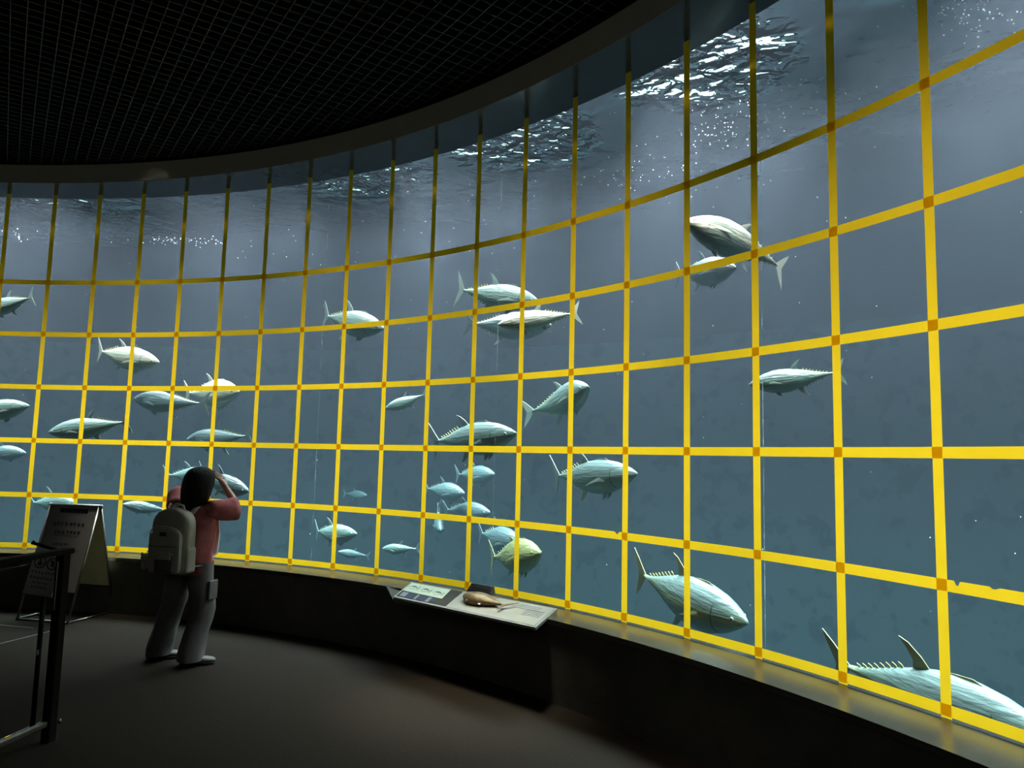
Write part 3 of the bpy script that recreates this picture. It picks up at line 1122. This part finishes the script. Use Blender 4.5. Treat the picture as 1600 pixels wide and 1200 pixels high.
# little black label block standing behind the panel
b0 = on_cyl(738, 922, 8.36)
b1 = on_cyl(774, 928, 8.36)
zb = 0.586
c0, c1 = Vector((b0.x, b0.y, zb)), Vector((b1.x, b1.y, zb))
din = Vector((CX - c0.x, CY - c0.y, 0)).normalized()
mb = MB()
hgt = 0.062
e = (c1 - c0) * 0.06
vs = [c0, c1, c1 + din * 0.07, c0 + din * 0.07, c0 + e + Vector((0, 0, hgt)), c1 - e + Vector((0, 0, hgt)), c1 - e + din * 0.03 + Vector((0, 0, hgt)), c0 + e + din * 0.03 + Vector((0, 0, hgt))]
mb.add(vs, [(3, 2, 1, 0), (4, 5, 6, 7), (0, 1, 5, 4), (1, 2, 6, 5), (2, 3, 7, 6), (3, 0, 4, 7)])
blk = empty('label_block', (c0 + c1) / 2)
tag(blk, 'small black wedge-shaped label block between the panel and the window', 'sign')
mb.build('block', M['black'], blk, world=True)
mb = MB()
for r_ in range(2):
    a = vs[3].lerp(vs[7], .62 - .3 * r_) + din * .001
    b = vs[2].lerp(vs[6], .62 - .3 * r_) + din * .001
    u = .10
    while u < .88:
        w = rt.uniform(.02, .05)
        mb.bar(a.lerp(b, u), a.lerp(b, min(u + w, .9)), 0.001, 0.010)
        u += w + .015
mb.build('caption_text', HM['ink_grey'], blk, world=True)

# ------------------------------------------------------------------ A-frame sign
fF, fL, fB = on_z(109, 975, 0), on_z(27, 968, 0), on_z(174, 956, 0)
wv = (fF - fL)
wv.z = 0
W = wv.length
wv.normalize()
bv = Vector((-wv.y, wv.x, 0))
if bv.y < 0:
    bv = -bv
D = 0.56
H = 1.10
af = empty('a_frame_sign', (fF + fL) / 2 + bv * D / 2, rot=Matrix((wv, bv, Vector((0, 0, 1)))).transposed())
tag(af, 'grey A-frame poster sign with chrome tube legs by the left railing', 'sign')
hw = W / 2


def afp(x, side, t):
    """Point on the front (side=-1) or rear (+1) face, t = 0 at the foot, 1 at the top."""
    return Vector((x, side * (D / 2) * (1 - t) + side * 0.012, 0.012 + (H - 0.012) * t))


for sd in (-1, 1):
    for sx in (-1, 1):
        mb = MB()
        mb.tube([afp(sx * (hw - .012), sd, 0), afp(sx * (hw - .012), sd, 1.0)], 0.011, 10)
        mb.build('leg', HM['steel'], af, smooth=True)
    mb = MB()
    mb.tube([afp(-hw + .012, sd, 0.0), afp(hw - .012, sd, 0.0)], 0.010, 8)
    mb.build('foot_rail', HM['steel'], af, smooth=True)
    mb = MB()
    mb.tube([afp(-hw, sd, 1.0), afp(hw, sd, 1.0)], 0.013, 8)
    mb.build('top_rail', HM['steel'], af, smooth=True)
    mb = MB()
    mb.tube([afp(-hw + .012, sd, 0.24), afp(hw - .012, sd, 0.24)], 0.009, 8)
    mb.build('cross_rail', HM['blackmetal'], af, smooth=True)
    a, b, c, d = afp(-hw + .02, sd, .245), afp(hw - .02, sd, .245), afp(hw - .02, sd, .99), afp(-hw + .02, sd, .99)
    off = Vector((0, -sd * 0.006, 0))
    mb = MB()
    mb.add([a, b, c, d] + [p + off for p in (a, b, c, d)], [(0, 1, 2, 3), (7, 6, 5, 4), (0, 4, 5, 1), (1, 5, 6, 2), (2, 6, 7, 3), (3, 7, 4, 0)])
    mb.build('poster_board' if sd < 0 else 'rear_board', HM['board'] if sd < 0 else HM['board_back'], af)
    if sd < 0:
        # inner face of the front board is cream too
        mb = MB()
        q = [p + off * 1.4 for p in (a, b, c, d)]
        mb.add(q + [p + off * .4 for p in q], [(0, 1, 2, 3), (7, 6, 5, 4), (0, 4, 5, 1), (1, 5, 6, 2), (2, 6, 7, 3), (3, 7, 4, 0)])
        mb.build('board_backing', HM['board_back'], af)
for sx in (-1, 1):
    for zz in (0.012,):
        mb = MB()
        mb.tube([(sx * (hw - .012), -D / 2, zz), (sx * (hw - .012), D / 2, zz)], 0.009, 8)
        mb.build('side_rail', HM['steel'], af, smooth=True)
    mb = MB()
    mb.ball((sx * (hw + .004), 0, H - 0.005), (.02, .022, .022), 10, 6)
    mb.build('hinge', HM['steel'], af, smooth=True)
    for sd in (-1, 1):
        mb = MB()
        mb.tube([(sx * (hw - .012), sd * (D / 2 + .012), 0), (sx * (hw - .012), sd * (D / 2 + .012), .02)], 0.016, 10)
        mb.build('rubber_foot', HM['rubber'], af)


def afs(x, t, h=0.012):
    p = afp(x, -1, t)
    return p + Vector((0, -h + 0.009, 0))


mb = MB()
mb.bar(afs(-.15, .945), afs(.18, .945), 0.002, 0.052)
mb.build('title_bar', HM['ink_blue'], af)


def glyph_row(mb, pt, x0, x1, t, ht, seed, gap=.25, sq=1.0):
    """A line of small square characters, each made of a few strokes."""
    r = random.Random(seed)
    g = ht * sq
    x = x0
    while x + g <= x1:
        for _ in range(3):
            yy = r.uniform(-.42, .42) * ht
            mb.bar(pt(x + g * r.uniform(0, .2), t, yy), pt(x + g * r.uniform(.75, 1), t, yy), 0.0012, ht * .12)
        for _ in range(2):
            xx = x + g * r.uniform(.15, .85)
            mb.bar(pt(xx, t, -.45 * ht), pt(xx, t, .45 * ht), 0.0012, ht * .12, up=(1, 0, 0))
        x += g * (1 + gap)


def afg(x, t, dz):
    return afs(x, t + dz / H)


mb = MB()
glyph_row(mb, lambda x, t, d: afg(x, t, d) + Vector((0, -.0016, 0)), -.11, .15, .945, .026, 5)
mb.build('title_text', HM['ink_grey'], af)
mb = MB()
glyph_row(mb, afg, -.19, .20, .83, .038, 1)
glyph_row(mb, afg, -.15, .16, .755, .036, 2)
glyph_row(mb, afg, -.13, .09, .65, .026, 3)
glyph_row(mb, afg, -.19, .15, .58, .016, 4)
mb.bar(afs(-.14, .725), afs(.14, .725), 0.0012, .004)
mb.bar(afs(-.19, .60), afs(.19, .60), 0.0012, .004)
mb.build('poster_text', HM['plate_ink'], af)
mb = MB()
cpt = [afs(hw - .022, .50), afs(hw - .022, .42), afs(hw - .085, .52), ]
mb.add(cpt + [p + Vector((0, .001, 0)) for p in cpt], [(0, 1, 2), (5, 4, 3), (0, 3, 4, 1), (1, 4, 5, 2), (2, 5, 3, 0)])
mb.build('curled_corner', HM['card'], af)

# ------------------------------------------------------------------ railing with glass, near left
P0 = on_z(75, 1158, 0)
h_r = 1.085
q1 = on_z(0, 878, 1.07)
dr_ = Vector((q1.x - P0.x, q1.y - P0.y, 0)).normalized()
rl = empty('glass_railing', P0, rz=atan2(dr_.y, dr_.x))
tag(rl, 'black post-and-rail barrier with a glass pane at the near left', 'railing')
mb = MB()
mb.box((0, 0, h_r / 2), (0.055, 0.055, h_r))
mb.build('post', HM['blackmetal'], rl, bevel=0.004)
mb = MB()
mb.box((1.15, 0, h_r - 0.012), (2.4, 0.065, 0.03))
mb.build('handrail', HM['blackmetal'], rl, bevel=0.004)
mb = MB()
mb.box((1.18, 0.0, 0.105), (2.3, 0.03, 0.03))
mb.build('bottom_rail', HM['alu'], rl, bevel=0.005)
mb = MB()
mb.box((1.2, 0.0, 0.58), (2.26, 0.010, 0.90))
mb.build('glass_pane', HM['railglass'], rl)
mb = MB()
mb.box((0.045, 0.0, 0.88), (0.008, 0.014, 0.28))
mb.build('glass_clip', HM['steel'], rl)
mb = MB()
mb.ball((-0.035, 0.036, 0.10), (.010, .012, .016), 10, 6)
mb.build('bolt', HM['steel'], rl, smooth=True)
mb = MB()
mb.box((2.36, 0, h_r / 2), (0.055, 0.055, h_r))
mb.build('post', HM['blackmetal'], rl, bevel=0.004)

# ------------------------------------------------------------------ notice on a pole behind the railing
pb = on_z(50, 1143, 0)
pt0 = Vector((pb.x, pb.y, 0))
st = empty('notice_stand', pt0, rz=radians(8))
tag(st, 'dark notice with two round pictograms on a slim black pole', 'sign')
mb = MB()
mb.tube([(0, 0, 0.01), (0, 0, 0.80)], 0.014, 12)
mb.build('pole', HM['blackmetal'], st, smooth=True)
mb = MB()
mb.tube([(0, 0, 0), (0, 0, 0.006), (0, 0, 0.014)], [0.035, 0.035, 0.03], 20)
mb.build('base', HM['blackmetal'], st)
mb = MB()
mb.box((0.0, -0.015, 0.46), (0.010, 0.006, 0.03))
mb.build('reflector', HM['pack_pale'], st)
pl0 = empty('x', (0, 0, 0))
tiltm = Matrix.Rotation(radians(-6), 3, 'X') @ Matrix.Rotation(radians(9), 3, 'Y')
bpy.data.objects.remove(pl0)
PC = Vector((0.0, -0.02, 0.93))


def plp(x, z, y=0.0):
    return PC + tiltm @ Vector((x, y, z))


mb = MB()
mb.box(PC, (0.165, 0.008, 0.27), tiltm)
mb.build('notice_plate', HM['plate'], st)
mb = MB()
mb.bar(plp(-.085, -.137), plp(.085, -.137), .012, .008)
mb.build('plate_edge', HM['steel'], st)
mb = MB()
mb.tube([plp(-.115, .16), plp(-.10, .155), plp(.10, .13)], [.014, .010, .010], 8)
mb.build('clamp', HM['blackmetal'], st, smooth=True)
for sx, kind in ((-0.036, 0), (0.036, 1)):
    mb = MB()
    ring = [plp(sx + .030 * cos(a * pi / 12), .055 + .034 * sin(a * pi / 12), -.006) for a in range(25)]
    mb.tube(ring, .0035, 6, caps=False)
    if kind == 0:
        mb.ball(plp(sx, .048, -.005), (.014, .002, .014), 10, 6, tiltm)
        mb.ball(plp(sx, .068, -.005), (.007, .002, .007), 10, 6, tiltm)
    else:
        mb.box(plp(sx, .055, -.005), (.016, .002, .034), tiltm)
        mb.bar(plp(sx - .02, .078, -.006), plp(sx + .02, .032, -.006), .004, .003, up=(0, 1, 0))
    mb.build('pictogram', HM['plate_ink'], st)
mb = MB()
for k, z in enumerate((-.005, -.035, -.065, -.090)):
    glyph_row(mb, lambda x, t, d: plp(x, t + d, -.0048), -.07 + (.02 if k > 1 else 0), .07 - (.02 if k > 1 else 0), z, .016 if k < 2 else .011, 20 + k, .18)
mb.build('notice_text', HM['plate_ink'], st)

# ------------------------------------------------------------------ strips laid on the floor to imitate reflections in the glass
for k, ((xa, ya), (xb, yb)) in enumerate((((-30, 1013), (80, 986)), ((-30, 974), (52, 981)))):
    a, b = on_z(xa, ya, 0.0015), on_z(xb, yb, 0.0015)
    mb = MB()
    mb.bar(a, b, 0.012, 0.003)
    struct(mb.build('trim_%d' % (k + 6), HM['alu']), 'thin pale strip laid on the floor to imitate a reflection in glass')

# ------------------------------------------------------------------ the visitor
Y0 = 6.02
FA = radians(12)
fd = Vector((sin(FA), cos(FA), 0))          # where she faces
rd = Vector((cos(FA), -sin(FA), 0))         # her right
ZU = Vector((0, 0, 1))
O = Vector((-2.545, Y0, 0))                 # below the pelvis


def bp(r, f, z):
    return O + rd * r + fd * f + ZU * z


FR_ = on_z(298, 1040, 0)
FL_ = on_z(246, 1030, 0)
person = empty('person', (FR_ + FL_) / 2)
tag(person, 'person with long black hair, pink shirt and grey trousers, hands raised to the face', 'person')


def skin_body(name, verts, edges, radii, root_i, mats, parent, sub=2):
    me = bpy.data.meshes.new(name)
    me.from_pydata([tuple(v) for v in verts], edges, [])
    o = bpy.data.objects.new(name, me)
    COL.objects.link(o)
    o.modifiers.new('skin', 'SKIN')
    lay = me.skin_vertices[0].data if me.skin_vertices else None
    if lay is None:
        import bmesh as _b
        bm = _b.new()
        bm.from_mesh(me)
        bm.verts.layers.skin.verify()
        bm.to_mesh(me)
        bm.free()
        lay = me.skin_vertices[0].data
    for i, r in enumerate(radii):
        lay[i].radius = (r, r) if not isinstance(r, tuple) else r
        lay[i].use_root = (i == root_i)
    s = o.modifiers.new('sub', 'SUBSURF')
    s.levels = s.render_levels = sub
    dg = bpy.context.evaluated_depsgraph_get()
    m2 = bpy.data.meshes.new_from_object(o.evaluated_get(dg))
    bpy.data.objects.remove(o)
    inv = parent.matrix_basis.inverted()
    for v in m2.vertices:
        v.co = inv @ v.co
    m2.materials.clear()
    m2.materials.append(mats)
    for p in m2.polygons:
        p.use_smooth = True
        p.material_index = 0
    o2 = bpy.data.objects.new(name, m2)
    COL.objects.link(o2)
    o2.parent = parent
    return o2


# joints
pel = bp(0, 0, 0.80)
wai = bp(0, 0.0, 0.95)
che = bp(0.02, 0.0, 1.12)
nek = bp(0.01, 0.015, 1.255)
hea = bp(0.02, 0.045, 1.385)
top = bp(0.02, 0.03, 1.47)
jaw = bp(0.02, 0.09, 1.335)
nos = bp(0.02, 0.145, 1.375)
shR, shL = bp(.165, 0, 1.225), bp(-.165, 0, 1.235)
elR, elL = bp(.27, .17, 1.245), bp(-.28, .19, 1.33)
wrR, wrL = bp(.13, .20, 1.395), bp(-.09, .24, 1.41)
hpR, hpL = bp(.085, 0, 0.77), bp(-.085, 0, 0.77)
anR, anL = FR_ + Vector((-.01, 0.01, .085)), FL_ + Vector((0, 0.01, .085))
knR = (hpR + anR) / 2 + fd * .05 + Vector((.03, 0, 0))
knL = (hpL + anL) / 2 + fd * .04
V = [pel, wai, che, nek, hea, top, jaw, nos,            # 0-7
     shR, elR, wrR, shL, elL, wrL,                       # 8-13
     hpR, knR, anR, hpL, knL, anL]                       # 14-19
E_ = [(0, 1), (1, 2), (2, 3), (3, 4), (4, 5), (4, 6), (6, 7), (2, 8), (8, 9), (9, 10), (2, 11), (11, 12), (12, 13),
      (0, 14), (14, 15), (15, 16), (0, 17), (17, 18), (18, 19)]
Rr = [.11, .10, .105, .048, .085, .060, .045, .014, .052, .038, .025, .052, .038, .025, .082, .055, .036, .082, .055, .036]


def add_hand(wr, dirv, palmn, thumb):
    """Palm, four fingers of unequal length bent over, and a thumb from the side of the palm."""
    dirv = dirv.normalized()
    lat = dirv.cross(palmn).normalized()
    iw = V.index(wr)
    pm = len(V)
    V.append(wr + dirv * .045)
    Rr.append((.030, .016))
    E_.append((iw, pm))
    for k, ln in enumerate((.068, .075, .070, .055)):
        base = wr + dirv * .082 + lat * ((k - 1.5) * .019)
        i0 = len(V)
        V.extend([base, base + dirv * ln * .45 + palmn * .012, base + dirv * ln * .75 + palmn * .036])
        Rr.extend([.0095, .0085, .0072])
        E_.extend([(pm, i0), (i0, i0 + 1), (i0 + 1, i0 + 2)])
    i0 = len(V)
    tb = wr + dirv * .040 + lat * thumb * .030
    V.extend([tb, tb + dirv * .03 + lat * thumb * .022 + palmn * .012, tb + dirv * .052 + lat * thumb * .022 + palmn * .03])
    Rr.extend([.012, .010, .008])
    E_.extend([(pm, i0), (i0, i0 + 1), (i0 + 1, i0 + 2)])


add_hand(wrR, (bp(.075, .20, 1.47) - wrR), (-rd + fd * .2).normalized(), -1)
add_hand(wrL, (bp(-.04, .22, 1.49) - wrL), (rd + fd * .2).normalized(), 1)
skin_body('body', V, E_, Rr, 0, HM['skin'], person)

# face: eyes, mouth, ears
for s in (-1, 1):
    mb = MB()
    mb.ball(bp(.02 + s * .032, .118, 1.395), .011, 10, 6)
    mb.build('eye', M['eye_white'], person, smooth=True, world=True)
mb = MB()
mb.tube([bp(-.005, .128, 1.335), bp(.02, .136, 1.333), bp(.045, .128, 1.335)], [.003, .005, .003], 8)
mb.build('mouth', HM['shirt'], person, smooth=True, world=True)
mb = MB()
mb.ball(bp(.105, .045, 1.375), (.012, .018, .028), 10, 6)
mb.build('ear', HM['skin'], person, smooth=True, world=True)

# hair: long, falling over the neck to the shoulders, open at the face
mb = MB()
rings = []
for z, rx, rf, fo in ((1.555, .012, .012, .0), (1.550, .050, .050, .0), (1.530, .088, .092, -.002), (1.495, .112, .118, -.004), (1.45, .124, .126, -.012), (1.40, .127, .118, -.028),
                      (1.35, .125, .102, -.045), (1.30, .120, .088, -.055), (1.26, .108, .074, -.062), (1.225, .088, .055, -.07), (1.195, .060, .036, -.078), (1.175, .03, .02, -.082)):
    ring = []
    for k in range(28):
        a = 2 * pi * k / 28
        wv_ = 1 + .035 * sin(a * 9 + z * 7) * (1.55 - z) * 2.2
        ring.append(bp(.015 + rx * cos(a) * wv_, .03 + fo + rf * sin(a) * wv_, z))
    rings.append(ring)
mb.loft(rings)
mb.build('hair', HM['hair'], person, smooth=True, world=True, sub=1)

# shirt: boxy body and two wide short sleeves
mb = MB()
rings = []
for z, rr_, rf, fo in ((.71, .172, .125, .0), (.78, .176, .130, .0), (.88, .178, .130, .0), (1.00, .182, .128, .005), (1.10, .188, .122, .005), (1.17, .190, .108, .005), (1.22, .175, .088, .003), (1.25, .120, .070, .003), (1.27, .068, .058, .008)):
    ring = []
    for k in range(36):
        a = 2 * pi * k / 36
        fold = 1 + .03 * sin(a * 7 + z * 9) * (1.3 - z) * 2 + .012 * sin(a * 13 + z * 31)
        ring.append(bp(rr_ * cos(a) * fold + (.01 if z > .9 else 0), fo + rf * sin(a) * fold, z + (.012 * sin(a * 3) if z < .75 else 0)))
    rings.append(ring)
mb.loft(rings, caps=False)
sh = mb.build('shirt', HM['shirt'], person, smooth=True, world=True)
s_ = sh.modifiers.new('thick', 'SOLIDIFY')
s_.thickness = 0.004
for a, b, up_ in ((shR, elR, 1), (shL, elL, -1)):
    d = (b - a)
    st_ = a - d.normalized() * .05
    mb = MB()
    pts = [st_ + (b - st_) * t - ZU * .012 * sin(pi * t) - ZU * (.028 * t) for t in (0, .2, .4, .6, .8, .97)]
    mb.tube(pts, [.062, .078, .083, .087, .092, .096], 18, caps=False)
    sl = mb.build('sleeve', HM['shirt'], person, smooth=True, world=True)
    s_ = sl.modifiers.new('thick', 'SOLIDIFY')
    s_.thickness = 0.004
mb = MB()
mb.tube([bp(.01 + .062 * cos(a * pi / 12), .01 + .055 * sin(a * pi / 12), 1.272) for a in range(25)], .010, 8, caps=False)
mb.build('collar', HM['shirt'], person, smooth=True, world=True)

# trousers: one garment, hips and two wide legs with folds, cargo pocket
mb = MB()


def leg_rings(hip, kn, an, ph):
    rings = []
    path = [(0, hip + ZU * .03), (.12, hip.lerp(kn, .15)), (.28, hip.lerp(kn, .5)), (.42, hip.lerp(kn, .85)), (.52, kn), (.62, kn.lerp(an, .25)), (.75, kn.lerp(an, .55)), (.88, kn.lerp(an, .82)), (.96, kn.lerp(an, .98)), (1.0, an - ZU * .045)]
    for t, c in path:
        r0 = .108 - .012 * t + (.012 if t > .85 else 0)
        ring = []
        for k in range(26):
            a = 2 * pi * k / 26
            fold = 1 + .05 * sin(a * 3 + t * 11 + ph) + .035 * sin(a * 5 - t * 23 + ph)
            ring.append(c + rd * (r0 * .88 * cos(a) * fold) + fd * (r0 * sin(a) * fold))
        rings.append(ring)
    return rings


mb.loft(leg_rings(hpR, knR, anR, 0.0), caps=False)
mb.loft(leg_rings(hpL, knL, anL, 2.0), caps=False)
rings = []
for z, rr_, rf in ((.70, .165, .112), (.76, .176, .122), (.83, .170, .122), (.90, .155, .112), (.94, .145, .105)):
    rings.append([bp(rr_ * cos(2 * pi * k / 26), rf * sin(2 * pi * k / 26), z) for k in range(26)])
mb.loft(rings)
mb.build('trousers', HM['trousers'], person, smooth=True, world=True)
mb = MB()
pc = hpR.lerp(knR, .55) + rd * .098
mb.box(pc, (.022, .11, .15), Matrix((rd, fd, ZU)).transposed())
mb.build('cargo_pocket', HM['trousers'], person, bevel=0.008, world=True)

# shoes
for ft, an in ((FR_, anR), (FL_, anL)):
    sdir = Vector((sin(radians(62)), cos(radians(62)), 0))
    slat = Vector((sdir.y, -sdir.x, 0))
    mb = MB()
    rings = []
    for x, w, h in ((-.085, .020, .03), (-.075, .034, .065), (-.03, .040, .085), (.03, .042, .075), (.08, .046, .056), (.13, .046, .048), (.165, .036, .038), (.18, .018, .026)):
        ring = []
        for k in range(14):
            a = 2 * pi * k / 14
            ring.append(ft + sdir * x + slat * (w * cos(a)) + ZU * (.012 + max(0.0, h * (.5 + .5 * sin(a)))))
        rings.append(ring)
    mb.loft(rings)
    o = mb.build('shoe', [HM['shoe'], HM['shoe_toe']], person, smooth=True, world=True)
    mb = MB()
    rings = []
    for x, w, h in ((.105, .0475, .054), (.13, .0475, .050), (.165, .038, .040), (.182, .018, .028)):
        rings.append([ft + sdir * (x + .002) + slat * (w * cos(2 * pi * k / 14)) + ZU * (.013 + max(0.0, h * (.5 + .5 * sin(2 * pi * k / 14)))) for k in range(14)])
    mb.loft(rings)
    mb.build('toe_cap', HM['shoe_toe'], o, smooth=True)
    o.children[0].data.transform(person.matrix_basis.inverted())
    mb = MB()
    n = 24
    outl = []
    for k in range(n):
        a = 2 * pi * k / n
        outl.append(ft + sdir * (.048 + .142 * cos(a)) + slat * (.052 * sin(a)))
    mb.add([p + ZU * .0 for p in outl] + [p + ZU * .02 for p in outl], [tuple(range(n)), tuple(range(n, 2 * n))] + [(k, (k + 1) % n, n + (k + 1) % n, n + k) for k in range(n)])
    mb.build('sole', HM['rubber'], o)
    o.children[-1].data.transform(person.matrix_basis.inverted())

# ------------------------------------------------------------------ backpack
BO = bp(-.025, -.20, 0.965)
bk = empty('backpack', BO - ZU * .25, rot=Matrix((rd, fd, ZU)).transposed())
tag(bk, 'pale grey backpack with a dark patch and front pocket worn by the person', 'backpack')


def rbox(cx_, cy_, cz_, w, d, h, topround=.5, n=28, taper=.0, rp=4.0):
    """A padded box with a rounded top: superellipse rings stacked in z."""
    mb = MB()
    rings = []
    for i in range(15):
        t = i / 14
        z = cz_ - h / 2 + h * t
        k = 1.0
        if t > 1 - topround:
            q = (t - (1 - topround)) / topround
            k = max(.0, 1 - q ** 3.0) ** .5 if q < 1 else 0.0
            k = max(k, .22)
        if t < .08:
            k = .90 + .10 * (t / .08)
        ring = []
        for j in range(n):
            a = 2 * pi * j / n
            ca, sa = cos(a), sin(a)
            x = w / 2 * (1 - taper * t) * k * math.copysign(abs(ca) ** (2 / rp), ca)
            y = d / 2 * (.55 + .45 * k) * math.copysign(abs(sa) ** (2 / rp), sa)
            ring.append(Vector((cx_ + x, cy_ + y, z)))
        rings.append(ring)
    mb.loft(rings)
    return mb


rbox(0, 0, .27, .33, .15, .50, .35).build('main_compartment', HM['pack'], bk, smooth=True)
rbox(-.0, -.085, .205, .265, .07, .345, .30).build('front_compartment', HM['pack'], bk, smooth=True)
rbox(.025, -.125, .115, .16, .04, .15, .2).build('front_pocket', HM['pack_trim'], bk, smooth=True)
mb = MB()
mb.box((.025, -.148, .165), (.13, .010, .055))
mb.build('pocket_flap', HM['pack'], bk, bevel=.004)
mb = MB()
arc = []
for k in range(25):
    t = k / 24
    a = pi * t
    x = .128 * cos(a)
    z = .30 + (.085 * sin(a) ** .6)
    arc.append((x, -.118 + .012 * abs(cos(a)) ** 4, z))
arc = [(.131, -.105, .06), (.132, -.105, .18)] + arc + [(-.132, -.105, .18), (-.131, -.105, .06)]
mb.tube(arc, .0045, 8)
mb.build('piping', HM['pack_pale'], bk, smooth=True)
mb = MB()
mb.tube([(-.125, -.118, .235), (0, -.124, .232), (.125, -.118, .235)], .0035, 8)
mb.build('zip', HM['pack_trim'], bk, smooth=True)
mb = MB()
mb.box((-.005, -.122, .325), (.055, .006, .030))
mb.build('patch', HM['ink'], bk, bevel=.002)
mb = MB()
mb.tube([(-.06, .03, .50), (-.055, .02, .535), (0, .015, .548), (.055, .02, .535), (.06, .03, .50)], .011, 10, flat=.5)
mb.build('grab_handle', HM['pack_pale'], bk, smooth=True)
for s in (-1, 1):
    rbox(s * .150, .0, .13, .05, .11, .20, .25).build('side_pocket', HM['pack'], bk, smooth=True)
    mb = MB()
    a0 = Vector((s * .085, .07, .46))
    pts = [a0, a0 + Vector((s * .015, .06, .065)), Vector((s * .11, .215, .555)), Vector((s * .125, .345, .46)), Vector((s * .14, .36, .30)), Vector((s * .17, .30, .14)), Vector((s * .165, .17, .07)), Vector((s * .13, .06, .06))]
    rows = []
    for i, p in enumerate(pts):
        d = (pts[min(i + 1, len(pts) - 1)] - pts[max(i - 1, 0)]).normalized()
        sd_ = Vector((1, 0, 0)) - d * d.x
        sd_.normalize()
        nr = d.cross(sd_)
        rows.append([p + sd_ * .028, p + nr * .005 + sd_ * .02, p + nr * .005 - sd_ * .02, p - sd_ * .028, p - nr * .005])
    mb.loft(rows)
    mb.build('shoulder_strap', HM['pack_pale'], bk, smooth=True)
mb = MB()
mb.tube([(-.145 + .010 * cos(a * pi / 6), -.03, .37 + .010 * sin(a * pi / 6)) for a in range(13)], .0025, 6, caps=False)
mb.build('ring', HM['steel'], bk, smooth=True)
# charm hanging on the bag
cb = bk.matrix_basis @ Vector((-.20, -.05, .10))
ch = empty('bag_charm', cb)
tag(ch, 'small plush charm hanging at the lower left of the backpack', 'charm')
mb = MB()
mb.ball(cb + ZU * .03, (.034, .028, .030), 14, 8)
mb.build('head', HM['charm'], ch, smooth=True, world=True)
mb = MB()
mb.ball(cb - ZU * .025, (.030, .024, .036), 14, 8)
mb.build('body', HM['charm'], ch, smooth=True, world=True)
for s in (-1, 1):
    mb = MB()
    mb.ball(cb + Vector((s * .026, 0, .058)), (.012, .008, .014), 10, 6)
    mb.build('ear', HM['charm'], ch, smooth=True, world=True)
mb = MB()
mb.tube([cb + ZU * .058, cb + Vector((.015, .01, .085)), cb + Vector((.045, .03, .10))], .003, 6)
mb.build('cord', HM['pack_trim'], ch, world=True)
